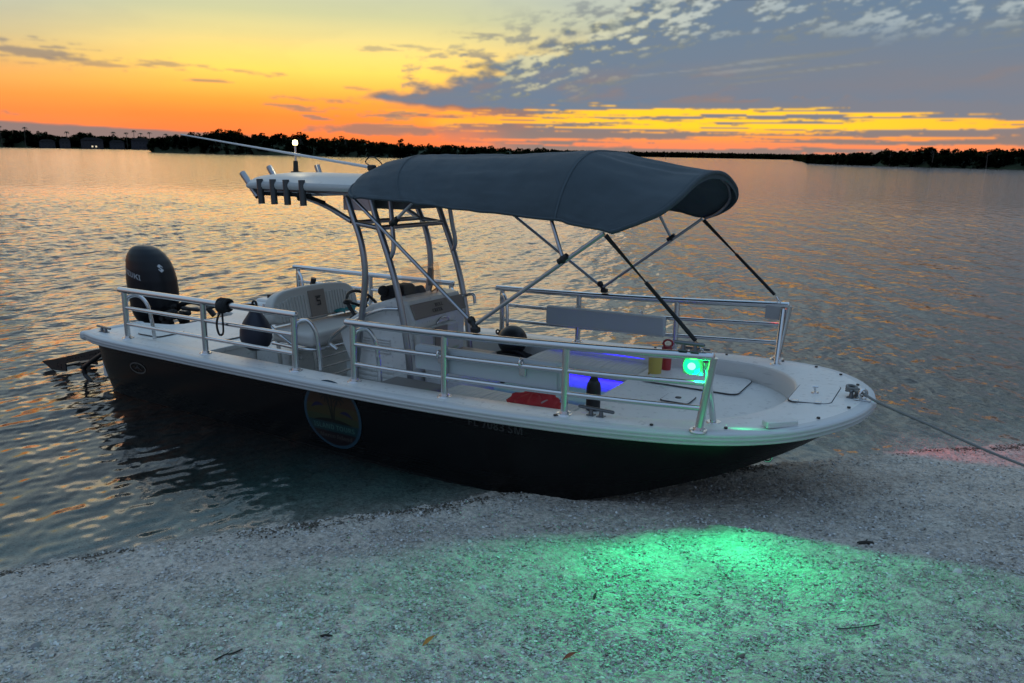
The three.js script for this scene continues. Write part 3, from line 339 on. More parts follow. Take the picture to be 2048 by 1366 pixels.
// hardtop on four bent legs
{
  const t = sub(boat, 't_top'); t.userData.label = 'white hardtop with rod holders on four bent legs';
  const roofPt = (u, v) => { const z = (v - .5) * 1.4, k = Math.abs(v * 2 - 1), xa = -1.08 + .15 * k ** 3, xb = .62; return [lerp(xa, xb, u), 1.522 - .075 * k ** 3.4 - .02 * (1 - Math.min(1, u * 8)) - .01 * u, z]; };
  const top = grid(24, 24, roofPt), low = grid(24, 24, (u, v) => { const p = roofPt(u, v); return [p[0], 1.385, p[2]]; }), rim = [];
  for (const f of [(s, v) => [roofPt(s, 0), v], (s, v) => [roofPt(s, 1), v], (s, v) => [roofPt(0, s), v], (s, v) => [roofPt(1, s), v]]) rim.push(grid(24, 3, (u, v) => { const [p, q] = f(u, v); return [p[0] - (p[0] < -.9 ? .012 * Math.sin(q * 3.14) : 0), lerp(p[1], 1.385, q), p[2] + Math.sign(p[2]) * .012 * Math.sin(q * 3.14) * (Math.abs(p[2]) > .69 ? 1 : 0)]; }));
  part(t, 'roof', mg([top, low, ...rim]), std(.52, .53, .53, .5, { map: scuff }));
  for (const s of [1, -1]) {
    part(t, 'leg', pipe([V(-.09, 1.4, .44 * s), V(-.02, 1.22, .45 * s), V(.08, .98, .455 * s), V(.115, .72, .455 * s), V(.06, .33, .45 * s), V(-.02, -.1, .44 * s), V(-.06, -.45, .44 * s)], .0265, 60, 12), alu);
    part(t, 'leg', pipe([V(.16, 1.4, .44 * s), V(.25, 1.15, .45 * s), V(.36, .88, .455 * s), V(.45, .6, .455 * s), V(.53, .2, .45 * s), V(.56, -.1, .445 * s), V(.57, -.45, .44 * s)], .0265, 60, 12), alu);
    part(t, 'side_strut', rod(V(.0, 1.13, .452 * s), V(.27, 1.1, .452 * s), .02), alu); part(t, 'inner_brace', pipe([V(.36, .84, .45 * s), V(.4, .93, .44 * s), V(.38, 1.1, .42 * s), V(.34, 1.38, .4 * s)], .02, 30, 10), alu);
    part(t, 'rear_strut', pipe([V(-.02, 1.14, .45 * s), V(-.3, 1.26, .46 * s), V(-.62, 1.34, .47 * s), V(-.95, 1.37, .47 * s)], .022, 24, 10), alu);
    part(t, 'roof_rail', rod(V(-.95, 1.37, .55 * s), V(.55, 1.37, .55 * s), .02), alu);
    part(t, 'gusset', at(box(.3, .14, .01, .004), .04, 1.3, .44 * s), alu);
  }
  part(t, 'cross_bar', rod(V(.26, 1.1, -.45), V(.26, 1.1, .45), .02), alu); part(t, 'cross_bar', rod(V(.0, 1.13, -.45), V(.0, 1.13, .45), .02), alu); part(t, 'cross_bar', rod(V(-.6, 1.34, -.47), V(-.6, 1.34, .47), .02), alu);
  part(t, 'electronics_box', at(box(.46, .13, .7, .03, 3), .2, 1.31, 0), std(.1, .1, .1, .6));
  part(t, 'holder_bracket', mg([rod(V(-.86, 1.345, .66), V(-.26, 1.345, .66), .016), rod(V(-.6, 1.345, .66), V(-.6, 1.34, .46), .016), rod(V(-.34, 1.345, .66), V(-.3, 1.28, .46), .016), at(box(.07, .07, .06, .02), -.4, 1.33, .62)]), blackSoft);
  const holderMat = std(.07, .072, .075, .4, { metalness: .4 });
  const holder = (a, b, m) => part(t, 'rod_holder', new THREE.TubeGeometry(new THREE.LineCurve3(a, b), 1, .027, 16), m);
  for (const x of [-.775, -.625, -.475, -.3]) holder(V(x, 1.262, .7), V(x - .012, 1.465, .7), holderMat);
  holder(V(-.9, 1.315, .62), V(-1.08, 1.51, .62), alu); holder(V(-.98, 1.38, .28), V(-1.12, 1.565, .28), alu); holder(V(-.98, 1.38, -.25), V(-1.05, 1.585, -.25), alu);
  // anchor light
  const l = sub(boat, 'anchor_light'); l.userData.label = 'lit white anchor light on a short pole'; const ax = -.93, az = .14;
  part(l, 'light_base', mg([at(new THREE.CylinderGeometry(.045, .055, .02, 16), ax, 1.518, az), at(new THREE.CylinderGeometry(.02, .024, .1, 14), ax - .004, 1.57, az)]), black); part(l, 'pole', rod(V(ax, 1.6, az), V(ax, 1.755, az), .0085), steel);
  part(l, 'lamp', lathe([[.0001, 0], [.02, 0], [.024, .018], [.02, .04], [.0001, .046]], 20).translate(ax, 1.757, az), new THREE.MeshStandardMaterial({ color: col(.9, .88, .8), emissive: col(1, .78, .32), emissiveIntensity: 4, roughness: .3 }));
  const pl = new THREE.PointLight(col(1, .86, .55), .1); pl.position.set(ax, 1.778, az); pl.castShadow = true; boat.add(pl);
  const an = sub(boat, 'antenna'); part(an, 'whip', rod(V(.06, 1.575, .3), V(-2.26, 1.85, .3), .013, .006, 10), std(.62, .62, .62, .4)); part(an, 'ratchet_mount', mg([at(box(.07, .05, .05, .015), .08, 1.57, .3), rod(V(.1, 1.57, .3), V(.06, 1.5, .32), .014)]), black); part(an, 'cable', pipe([V(.06, 1.58, .28), V(-.02, 1.62, .26), V(.02, 1.66, .24), V(.1, 1.62, .22), V(.14, 1.55, .2)], .005, 30, 6), black);
}
// bimini canopy
{
  const t = sub(boat, 'bimini_top'); t.userData.label = 'slate blue fabric canopy over the bow on folding tubes';
  const weave = dataTex(256, (u, v) => { const k = .5 + .25 * Math.sin(u * 6.283 * 64) * (Math.floor(v * 128) % 2 ? 1 : -1) + .25 * (hash2(Math.floor(u * 256), Math.floor(v * 256)) - .5); return [k, k, k]; }, false, 1), fade = dataTex(512, (u, v) => { const a = tile(pn, u, v, 3), b = tile(pn, u, v, 24), k = clamp(.82 + .3 * (a - .5) + .18 * (b - .5)); return [k, k, k]; });
  weave.repeat.set(14, 12); const canvas = std(.055, .076, .09, .93, { map: fade, bumpMap: weave, bumpScale: .0012, sheen: .35, sheenRoughness: .6, sheenColor: col(.4, .5, .6) });
  // stations: u, x at the middle, x at the edge, y at the middle, y at the edge
  const st = [[0, .12, .5, 1.5, 1.35], [.035, .14, .54, 1.56, 1.355], [.1, .28, .7, 1.625, 1.35], [.2, .52, .96, 1.68, 1.345], [.45, 1.2, 1.36, 1.705, 1.318], [.74, 2.05, 2.12, 1.722, 1.272], [.97, 2.8, 2.47, 1.6, 1.222], [1, 2.83, 2.5, 1.578, 1.212]];
  const sheet = (u, v, drop = 0) => {
    const [xc, xe, yc, ye] = table(st, u), w = v * 2 - 1, k = Math.abs(w), zz = Math.sin(clamp(k) * 1.45) / Math.sin(1.45);
    const late = ss(.74, .95, u);
    let x = lerp(xc, xe, lerp(k ** 1.6, zz ** 7, late)), y = lerp(ye, yc, 1 - zz ** lerp(3.1, 2.2, late)) - drop, z = Math.sign(w) * zz * 1.0;
    const span = u < .2 ? u / .2 : u < .74 ? (u - .2) / .54 : (u - .74) / .26, sag = Math.sin(span * Math.PI);
    y -= (u < .2 ? -.012 : .03) * sag * (1 - k * .85); y += .012 * (fbm(u * 22, w * 2.2 + 7, 3) - .5) * (1 - .3 * k) + .013 * Math.sin(w * 26 + u * 4 + 5 * vn(u * 3, w * 2)) * sag * (1 - k) * ss(.35, .6, vn(u * 4 + 9, w * 3)) + .009 * (1 - Math.abs(2 * fbm(u * 9, w * 6 + 3, 3) - 1)) * (.4 + .6 * k) + .02 * (fbm(u * 4 + 3, w * 8, 3) - .5) * sag + .007 * (vn(u * 18 + 3, w * 5) - .5) * k;
    z += Math.sign(w) * .02 * (fbm(u * 15 + 4, w * 3, 3) - .5) * k; return [x, y, z];
  };
  const g = grid(210, 130, (u, v) => sheet(u, v)); part(t, 'canopy', g, canvas);
  for (const u of [.205, .745]) part(t, 'seam', grid(80, 1, (a, b) => { const p = sheet(u + (b - .5) * .006, a); return [p[0], p[1] + .004, p[2] * 1.004]; }), std(.05, .07, .083, .9));
  const hem = (f, n) => Array.from({ length: n + 1 }, (_, i) => V(...f(i / n)));
  part(t, 'front_hem', pipe(hem(v => sheet(1, v), 60), .014, 120, 8), canvas); part(t, 'rear_hem', pipe(hem(v => sheet(0, v), 60), .012, 120, 8), canvas); part(t, 'side_hem', pipe(hem(u => sheet(u, 1), 40), .009, 120, 8), canvas); part(t, 'side_hem', pipe(hem(u => sheet(u, 0), 40), .009, 120, 8), canvas);
  part(t, 'front_flap', grid(80, 5, (u, v) => { const p = sheet(1, lerp(.06, .94, u)), q = Math.sin(u * Math.PI) ** .5; return [p[0] + .004 - .008 * v, p[1] - .042 * v * q, p[2]]; }), canvas, 'front band of the canopy');
  const bowTube = (u, dy) => pipe(hem(v => { const p = sheet(u, lerp(.03, .97, v)); return [p[0], p[1] - dy, p[2] * .985]; }, 40), .0125, 90, 10);
  for (const u of [.2, .74, .965]) part(t, 'canopy_bow', bowTube(u, .02), alu);
  for (const s of [1, -1]) {
    const m = V(1.575, .53 + sh(1.57), 1.06 * s), front = V(2.46, 1.21, 1.0 * s), rearK = V(.83, 1.2, .96 * s), rear = V(.4, 1.37, .93 * s), kn = V(2.2, 1.035, 1.02 * s);
    part(t, 'main_tube', rod(m, front, .0135), alu); part(t, 'aft_tube', rod(m, rear, .0135), alu); part(t, 'short_strut', rod(kn, V(2.08, 1.27, .96 * s), .012), alu); part(t, 'short_strut', rod(rearK, V(.97, 1.34, .93 * s), .012), alu);
    part(t, 'deck_hinge', mg([at(box(.06, .04, .05, .012), 1.59, .5 + sh(1.6), 1.07 * s), rod(V(1.6, .49 + sh(1.6), 1.07 * s), V(1.545, .6, 1.06 * s), .021), ball(.028, 1.55, .585, 1.06 * s)]), black);
    for (const k of [kn, rearK]) part(t, 'slide_knuckle', mg([ball(.026, k.x, k.y, k.z), rod(k.clone().add(V(-.03, -.02, 0)), k.clone().add(V(.03, .025, 0)), .021)]), black);
    const a = front.clone().add(V(.01, -.01, 0)), b = V(3.09, .62, 1.045 * s), dir = b.clone().sub(a); part(t, 'strap', grid(30, 1, (u, v) => { const p = a.clone().addScaledVector(dir, u), tw = u * 2.2 + .4; return [p.x + Math.cos(tw) * (v - .5) * .028, p.y + (v - .5) * .022, p.z + Math.sin(tw) * (v - .5) * .028]; }), blackSoft, 'black webbing strap'); part(t, 'strap_sleeve', rod(a.clone().addScaledVector(dir, .45), a.clone().addScaledVector(dir, .98), .012, .013, 8), blackSoft);
    part(t, 'strap_clip', mg([rod(b, b.clone().add(V(.02, -.03, 0)), .007), new THREE.TorusGeometry(.012, .004, 6, 14).translate(b.x + .025, b.y - .045, b.z)]), steel);
  }
}
const cleat = (x, y, z, turn, name = 'cleat', k = 1) => { const c = part(boat, name, mg([rod(V(-.115 * k, .045, 0), V(.115 * k, .045, 0), .011, .011), ball(.011, -.115 * k, .045, 0), ball(.011, .115 * k, .045, 0), rod(V(-.035, 0, 0), V(-.035, .045, 0), .017, .01), rod(V(.035, 0, 0), V(.035, .045, 0), .017, .01), at(box(.05, .008, .045, .003), -.035, .004, 0), at(box(.05, .008, .045, .003), .035, .004, 0)]), std(.16, .17, .18, .35, { metalness: .9 })); c.position.set(x, y, z); c.rotation.y = turn; return c; };
cleat(2.47, sh(2.47) + .005, 1.03, -.04); cleat(-2.62, .005, 1.03, -.1); cleat(3.05, .476 + sh(3.05), 1.07, 0, 'rail_cleat', .7); cleat(2.47, sh(2.47) + .005, -1.03, .04); cleat(-2.62, .005, -1.03, .1); cleat(3.84, sh(3.84) + .005, -.02, 1.2, 'bow_cleat', .4);
part(boat, 'bow_chock', mg([new THREE.TorusGeometry(.03, .01, 8, 20).rotateY(.9), at(box(.1, .008, .05, .003), 0, -.035, 0)]).translate(3.9, sh(3.9) + .045, .05), steel);
part(boat, 'bow_eye', new THREE.TorusGeometry(.03, .008, 8, 20).translate(3.46, -.115, .67).rotateY(0), steel);
{ const b = part(boat, 'bow_block', box(.2, .035, .07, .006), gelMat, 'small pale block on the bow edge'); b.position.set(3.54, sh(3.54) + .022, .8); b.rotation.y = .78; }
for (let i = 16; i < NO - 16; i += 9) { const [x, z] = outer[i], n = outN[i]; if (x < 1.6) continue; part(boat, 'deck_screw', at(new THREE.CylinderGeometry(.011, .011, .008, 10), x - n[0] * .075, sh(x) + .007, z - n[1] * .075), black); }
// lettering on the hull: a round tour badge, the registration and a small oval
const hullAt = (x, y) => { const top = table(outerS.map(([a, b]) => [a, b - .055]), x)[0], f = clamp((-.075 + sh(x) - y) / (-.075 + sh(x) - chineY(x))); return lerp(top, top * .86 / .955, f) * (1 + .02 * Math.sin(f * Math.PI)) + .004; };
const onHull = (x0, x1, y0, y1) => grid(24, 16, (u, v) => { const x = lerp(x0, x1, u), y = lerp(y0, y1, v); return [x, y, hullAt(x, y)]; });
part(boat, 'tour_badge', onHull(.075, .655, -.545, .02), print(512, 512, (x, w) => {
  const R = w / 2; x.beginPath(); x.arc(R, R, R - 4, 0, 7); x.fillStyle = '#223d4b'; x.fill(); x.save(); x.beginPath(); x.arc(R, R, R - 26, 0, 7); x.clip(); const g = [['#2e1b12', 0], ['#352313', 110], ['#362f16', 190], ['#2b321d', 260]]; for (const [c, y] of g) { x.fillStyle = c; x.fillRect(0, y, w, w); }
  x.fillStyle = '#0c0d33'; for (const [px, py, s] of [[130, 205, 1], [380, 240, -1]]) { x.beginPath(); x.moveTo(px - 60 * s, py + 20); x.quadraticCurveTo(px - 10 * s, py - 60, px + 55 * s, py - 8); x.quadraticCurveTo(px, py - 12, px - 60 * s, py + 20); x.fill(); }
  x.strokeStyle = '#050a06'; x.fillStyle = '#050a06'; for (const [bx, tx, ty] of [[250, 210, 120], [258, 262, 92], [270, 318, 130]]) { x.lineWidth = 11; x.beginPath(); x.moveTo(bx, 300); x.quadraticCurveTo(bx, 200, tx, ty); x.stroke(); for (let k = 0; k < 8; k++) { const a = k * .785 + .2; x.lineWidth = 9; x.beginPath(); x.moveTo(tx, ty); x.quadraticCurveTo(tx + Math.cos(a) * 30, ty + Math.sin(a) * 20 - 14, tx + Math.cos(a) * 52, ty + Math.sin(a) * 36 + 10); x.stroke(); } }
  x.beginPath(); x.ellipse(R, 340, 200, 56, 0, 0, 7); x.fill(); x.fillStyle = '#0d2b2e'; x.fillRect(0, 312, w, 72); x.fillStyle = '#160b10'; x.fillRect(0, 384, w, 140); x.fillStyle = '#35564f'; x.font = 'bold 52px sans-serif'; x.textAlign = 'center'; x.fillText('ISLAND TOURS', R, 366, 400); x.fillStyle = '#403d38'; x.font = 'italic bold 44px serif'; x.fillText('Marco Island', R, 434, 300); x.restore();
}, { roughness: .35 }), 'round blue rimmed badge with palms, dolphins and tour lettering');
part(boat, 'registration_lettering', onHull(1.53, 2.08, -.125, -.04), print(512, 84, (x, w, h) => { x.fillStyle = '#2c2d2e'; x.font = 'bold 76px sans-serif'; x.textAlign = 'center'; x.fillText('FL 7083 SM', w / 2, 70, w - 10); }, { roughness: .5 }), 'dull registration letters near the bow');
part(boat, 'maker_oval', onHull(-2.1, -1.86, -.29, -.175), print(256, 128, (x) => { x.strokeStyle = '#565450'; x.lineWidth = 13; x.beginPath(); x.ellipse(128, 64, 116, 52, 0, 0, 7); x.stroke(); x.fillStyle = '#2e3032'; x.beginPath(); x.moveTo(70, 84); x.lineTo(128, 34); x.lineTo(186, 84); x.lineTo(128, 66); x.fill(); }), 'thin oval emblem near the stern');
// outboard
{
  const m = sub(boat, 'outboard_motor'); m.userData.label = 'large black outboard motor on the transom'; m.position.set(-3.3, 0, .0); m.rotation.y = .12;
  const rows = [[-.13, 0, .17, .13], [-.1, .0, .215, .15], [-.04, .005, .25, .172], [.06, .01, .275, .188], [.2, .005, .285, .198], [.34, -.005, .28, .2], [.46, -.02, .262, .192], [.55, -.04, .235, .178], [.62, -.06, .195, .155], [.67, -.08, .145, .12], [.7, -.095, .085, .075], [.708, -.1, .02, .02]];
  const cow = (th, y, off = 0) => { const [xc, L, W] = table(rows, y), c = Math.cos(th), s = Math.sin(th), e = .8, sx = Math.sign(c) * Math.abs(c) ** e, sz = Math.sign(s) * Math.abs(s) ** e; return [xc + (L + off) * sx, y, (W + off) * sz]; };
  part(m, 'cowling', grid(64, 60, (u, v) => { const y = v < .8 ? lerp(-.13, .6, v / .8) : lerp(.6, .708, 1 - (1 - (v - .8) / .2) ** 1.6); return cow(u * 6.28319, y); }), std(.005, .006, .009, .32, { specularIntensity: .6 }));
  part(m, 'cowl_latch', mg([at(box(.03, .05, .09, .01), .275, .06, 0), at(box(.012, .02, .05, .005), .295, .06, 0)]), blackSoft); for (let i = 0; i < 4; i++) part(m, 'air_intake_slot', grid(14, 1, (u, v) => cow(lerp(2.2, 3.0, u), .585 - i * .017 + v * .006, .0025)), gap);
  part(m, 'cowl_stripe', grid(40, 1, (u, v) => cow(lerp(2.6, .2, u), .2 - .05 * u + v * .01, .0025)), std(.06, .062, .066, .4));
  part(m, 'cowl_seam', grid(64, 2, (u, v) => cow(u * 6.28319, .035 + v * .014, .004)), black);
  const patch = (t0, t1, y0, y1, slope) => grid(30, 10, (u, v) => cow(lerp(t0, t1, u), lerp(y0, y1, v) + slope * u, .003));
  part(m, 'cowl_lettering', patch(2.45, 1.22, .43, .53, -.12), print(512, 128, (x, w, h) => { x.fillStyle = '#9a9ea2'; x.font = 'bold 100px sans-serif'; x.textAlign = 'center'; x.fillText('SUZUKI', w / 2, 106, w - 8); }, { roughness: .4 }), 'grey maker lettering along the cowling');
  part(m, 'cowl_emblem', patch(.5, .16, .44, .535, -.02), print(128, 128, x => { x.fillStyle = '#b4b8bc'; x.beginPath(); x.moveTo(60, 4); x.lineTo(6, 42); x.lineTo(64, 76); x.lineTo(44, 90); x.lineTo(22, 76); x.lineTo(6, 88); x.lineTo(58, 122); x.lineTo(116, 82); x.lineTo(56, 46); x.lineTo(76, 33); x.lineTo(100, 48); x.lineTo(116, 36); x.closePath(); x.fill(); }, { roughness: .4 }), 'angular grey emblem');
  part(m, 'midsection', mg([at(box(.26, .5, .15, .05, 3), .02, -.36, 0), at(box(.3, .12, .24, .04, 3), .02, -.16, 0), at(box(.44, .02, .24, .008), -.05, -.62, 0)]), black);
  part(m, 'transom_bracket', mg([at(box(.12, .38, .06, .02), .3, -.2, .12), at(box(.12, .38, .06, .02), .3, -.2, -.12), rod(V(.3, -.04, -.2), V(.3, -.04, .2), .028), at(box(.1, .06, .12, .02), .4, -.02, .14), rod(V(.3, .0, .18), V(.46, .05, .16), .025), rod(V(.46, .05, .16), V(.48, -.06, .1), .025)]), blackSoft);
  part(m, 'rigging_tube', pipe([V(.22, .0, -.08), V(.38, .1, -.1), V(.55, .08, -.16), V(.66, -.04, -.2)], .03, 30, 10), black); part(m, 'fuel_hose', pipe([V(.2, -.02, .1), V(.35, .03, .14), V(.5, .0, .16), V(.6, -.02, .1)], .012, 30, 8), black);
  part(m, 'lower_unit', mg([at(box(.2, .3, .06, .025, 3), -.02, -.78, 0), lathe([[.001, -.25], [.05, -.18], [.065, 0], [.05, .2], [.02, .26]], 16).rotateZ(Math.PI / 2).translate(-.03, -.9, 0)]), black);
}
// folding swim ladder with pierced side plates
{
  const l = sub(boat, 'swim_ladder'); l.userData.label = 'black pierced metal ladder folded out over the water';
  const rail = z => { const s = new THREE.Shape([[0, .03], [-.92, -.215], [-1.15, -.265], [-.98, -.335], [-.72, -.315], [-.72, -.235], [0, -.045]].map(([a, b]) => new THREE.Vector2(a, b))); for (let i = 0; i < 12; i++) { const p = new THREE.Path(); p.absarc(-.13 - i * .05, -.043 - i * .0133, .0095, 0, 6.2832, true); s.holes.push(p); } for (const [a, b] of [[-.8, -.26], [-.86, -.25], [-.86, -.28], [-.8, -.29]]) { const p = new THREE.Path(); p.absarc(a, b, .009, 0, 6.2832, true); s.holes.push(p); } return new THREE.ExtrudeGeometry(s, { depth: .012, bevelEnabled: false, curveSegments: 5 }).translate(-2.72, -.2, z); };
  part(l, 'side_plate', rail(.95), black); part(l, 'side_plate', rail(.62), black); part(l, 'step', at(box(.06, .02, .32, .006), -3.5, -.47, .79), black); part(l, 'step', at(box(.06, .02, .32, .006), -3.2, -.4, .79), black);
  part(l, 'support_arm', pipe([V(-2.75, -.22, .96), V(-2.95, -.33, .97), V(-3.1, -.42, .97), V(-3.1, -.5, .97), V(-3.0, -.56, .97)], .022, 30, 10, false, .2), black);
}
// running lights: green to starboard, red to port, each in a housing under the rail, and the blue courtesy strips
function sideLight(s, colr, power, label, glow, aims, half, soft) {
  const g = sub(boat, 'side_light'); g.userData.label = label; const x = 3.075, y = .488, z = 1.082 * s;
  part(g, 'housing', mg([at(box(.12, .112, .014, .005), x, y, z - .034 * s), at(box(.12, .01, .05, .004), x, y + .054, z - .014 * s)]), std(.32, .32, .32, .5)); part(g, 'bracket', rod(V(x, y + .05, z - .02 * s), V(x, y + .075, z - .015 * s), .008), steel);
  part(g, 'lens', ball(.021, x, y, z, 1.1, 1, .9), new THREE.MeshStandardMaterial({ color: colr, emissive: glow, emissiveIntensity: 6, roughness: .3 }));
  part(g, 'lens_halo_disc', lathe([[.018, 0], [.04, .004], [.05, .016]], 24).rotateX(Math.PI / 2 * s).translate(x, y, z - .02 * s), new THREE.MeshStandardMaterial({ color: colr, emissive: s > 0 ? col(0, 1, .2) : colr, emissiveIntensity: 1.1, roughness: .4, side: THREE.DoubleSide }));  // glowing disc added behind the lens to imitate the halo around the lamp
  for (const [ax, ay, az, k] of aims) { const l = new THREE.SpotLight(colr, power * k, 0, half, soft, 2); l.position.copy(onBoat(x, y, z)); l.target.position.copy(onBoat(x + ax, y + ay, z + az)); l.castShadow = true; l.shadow.radius = .3; scene.add(l, l.target); }   // the lamp's emitters, each with its own beam
}
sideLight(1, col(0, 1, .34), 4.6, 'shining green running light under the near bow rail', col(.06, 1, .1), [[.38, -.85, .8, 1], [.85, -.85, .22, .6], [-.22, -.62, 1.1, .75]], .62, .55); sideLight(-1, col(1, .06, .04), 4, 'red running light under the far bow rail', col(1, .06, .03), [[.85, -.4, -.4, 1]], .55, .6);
function courtesy(x, y, z, w, rx, ry, power, label) { const m = part(boat, 'courtesy_light_strip', box(w, .008, .01, .003), new THREE.MeshStandardMaterial({ color: col(.1, .1, .3), emissive: col(.02, .01, 1), emissiveIntensity: 2 }), label); m.position.set(x, y, z); const l = new THREE.RectAreaLight(col(.015, .008, 1), power, w, .012); l.position.set(x, y - .008, z); l.rotation.set(rx, ry, 0, 'YXZ'); boat.add(l); }
courtesy(1.63, -.138, -.525, .95, -1.0, 0, 34, 'blue courtesy strip under the lip of the far bench'); courtesy(1.63, -.138, .525, .95, -1.0, Math.PI, 10, 'blue courtesy strip under the lip of the near bench'); courtesy(1.63, -.02, -.952, .95, -1.2, Math.PI, 1.1, 'blue courtesy strip behind the far bench');
// ---------------------------------------------------------------- things lying in and on the boat
function aboard(o, x, y, z, turn = 0) { o.position.copy(onBoat(x, y, z)); o.quaternion.copy(boat.getWorldQuaternion(new THREE.Quaternion())).multiply(new THREE.Quaternion().setFromEuler(new THREE.Euler(0, turn, 0))); return o; }
{ // crumpled red bag
  const g = new THREE.SphereGeometry(1, 40, 26), p = g.attributes.position; for (let i = 0; i < p.count; i++) { let x = p.getX(i), y = p.getY(i), z = p.getZ(i); const n = Math.abs(vn(x * 2.6 + 5, z * 2.6 + y * 1.9) - .5) * 1.5 + Math.abs(vn(x * 5 + 1, z * 5 + y * 4 + 3) - .5) * .7, k = .78 + .42 * n; y = Math.max(y, -.55); p.setXYZ(i, x * .2 * k, (y + .55) * .078 * (k + .35 * (vn(x * 3, 8) - .3)), z * .115 * k); }
  g.computeVertexNormals(); const t = aboard(thing('red_bag', 'crumpled red fabric bag on the near bench', 'bag'), 1.94, -.045, .83, .1); part(t, 'bag_body', mergeVertices(g), std(.46, .02, .024, .62)); part(t, 'carry_strap', pipe([V(.02, .03, .08), V(.06, .085, .07), V(.11, .1, .02), V(.16, .06, -.03)], .007, 24, 6), std(.45, .3, .3, .7)); }
{ const t = aboard(thing('yellow_cup', 'short plain yellow cup on the bow deck beside the far bench', 'cup'), 2.27, -.047, -.6); part(t, 'cup_body', lathe([[.001, 0], [.047, 0], [.05, .01], [.055, .13], [.053, .132], [.047, .02], [.001, .015]]), std(.5, .38, .08, .45)); part(t, 'cup_foot', at(new THREE.CylinderGeometry(.052, .052, .012, 24), 0, .004, 0), std(.3, .22, .06, .5)); t.scale.set(1.05, 1.15, 1.05); }
{ const t = aboard(thing('red_tumbler', 'red lidded tumbler with a carry loop behind the yellow cup', 'tumbler'), 2.31, -.047, -.76); part(t, 'tumbler_body', lathe([[.001, 0], [.036, 0], [.039, .01], [.043, .18], [.001, .182]]), std(.4, .035, .04, .4)); part(t, 'lid', lathe([[.001, .182], [.043, .182], [.044, .2], [.028, .212], [.001, .214]]), std(.22, .015, .02, .4)); const l = part(t, 'carry_loop', new THREE.TorusGeometry(.034, .009, 8, 22), std(.28, .015, .02, .4)); l.position.set(.005, .235, 0); l.rotation.set(0, .4, 0); l.scale.set(1.1, .9, 1); }
{ const t = aboard(thing('black_bottle', 'tall round shouldered black bottle by the near bench end', 'bottle'), 2.245, -.047, .57); part(t, 'bottle_body', lathe([[.001, 0], [.048, 0], [.05, .01], [.05, .15], [.044, .19], [.03, .215], [.001, .224]]), black); part(t, 'bottle_cap', lathe([[.03, .2], [.032, .212], [.024, .23], [.001, .234]]), blackSoft); }
{ const t = aboard(thing('cooler_box', 'teal cooler box with a pale lid on the cockpit floor', 'cooler'), 1.62, -.445, -.1, .03); part(t, 'cooler_body', at(box(.95, .22, .36, .03, 3), 0, .11, 0), std(.03, .22, .22, .5)); part(t, 'cooler_lid', at(box(.97, .05, .38, .018, 3), 0, .247, 0), std(.32, .5, .46, .5)); part(t, 'cooler_label', at(box(.18, .1, .006, .002), -.42, .12, .182), black); for (const x of [-.2, .25]) part(t, 'cooler_latch', at(box(.03, .06, .014, .004), x, .21, .186), black); }
{ const t = aboard(thing('ball_fender', 'big round black ball fender by the far rail', 'fender'), .8, -.1, -.8); part(t, 'float', ball(.14, 0, .12, 0), std(.012, .014, .016, .45)); part(t, 'neck', mg([rod(V(-.12, .15, -.03), V(-.165, .165, -.04), .026), new THREE.TorusGeometry(.02, .008, 8, 16).translate(-.185, .17, -.045)]), black); }
{ const t = aboard(thing('gear_bag', 'slumped black gear bag under the round fender', 'bag'), .86, -.445, -.72); const g = new THREE.SphereGeometry(1, 36, 22), p = g.attributes.position; for (let i = 0; i < p.count; i++) { const x = p.getX(i), y = p.getY(i), z = p.getZ(i), k = .85 + .3 * vn(x * 3 + 2, z * 3 + y * 2); p.setXYZ(i, Math.sign(x) * Math.abs(x) ** .7 * .3 * k, (Math.max(y, -.8) + .8) * .19 * k, Math.sign(z) * Math.abs(z) ** .7 * .17 * k); } g.computeVertexNormals(); part(t, 'bag_body', g, blackSoft); part(t, 'handle', pipe([V(-.16, .26, 0), V(-.1, .37, .02), V(.1, .37, .02), V(.16, .26, 0)], .014, 20, 6), blackSoft); }
{ const t = aboard(thing('tied_fender', 'dark navy ball fender roped to the near stern rail', 'fender'), -.76, .16, .85); part(t, 'float', lathe([[.001, -.12], [.06, -.115], [.11, -.08], [.135, -.01], [.13, .06], [.1, .13], [.06, .19], [.035, .23], [.03, .26], [.001, .265]]), std(.012, .014, .03, .5)); part(t, 'eye', new THREE.TorusGeometry(.024, .01, 8, 16).translate(0, .275, 0), black);
  const wrap = []; for (let i = 0; i < 5; i++) wrap.push(new THREE.TorusGeometry(.045, .013, 8, 20).rotateY(Math.PI / 2).translate(-.14 + i * .022, .29, .225)); part(t, 'rope_wraps', mg([...wrap, ball(.055, -.1, .275, .25)]), blackSoft); part(t, 'rope_tail', pipe([V(0, .27, 0), V(-.03, .28, .1), V(-.1, .28, .22), V(-.15, .15, .27), V(-.14, .04, .26), V(-.1, .05, .26), V(-.09, .2, .26), V(-.09, .27, .26)], .009, 60, 6), blackSoft); }
{ const t = aboard(thing('teal_towel', 'teal cloth dropped on the helm seat', 'towel'), -.8, .2, -.33, .1); part(t, 'towel_fold', grid(30, 14, (u, v) => [(v - .5) * .16 + .02 * Math.sin(u * 14), .012 + .035 * Math.abs(fbm(u * 5, v * 4, 3) - .3) + .02 * Math.sin(u * 6) ** 2, (u - .5) * .34]), std(.02, .18, .18, .9)); part(t, 'towel_edge', pipe([V(-.05, .01, -.17), V(-.02, .03, -.05), V(-.05, .02, .08), V(0, .012, .17)], .01, 20, 6), std(.03, .24, .23, .9)); }
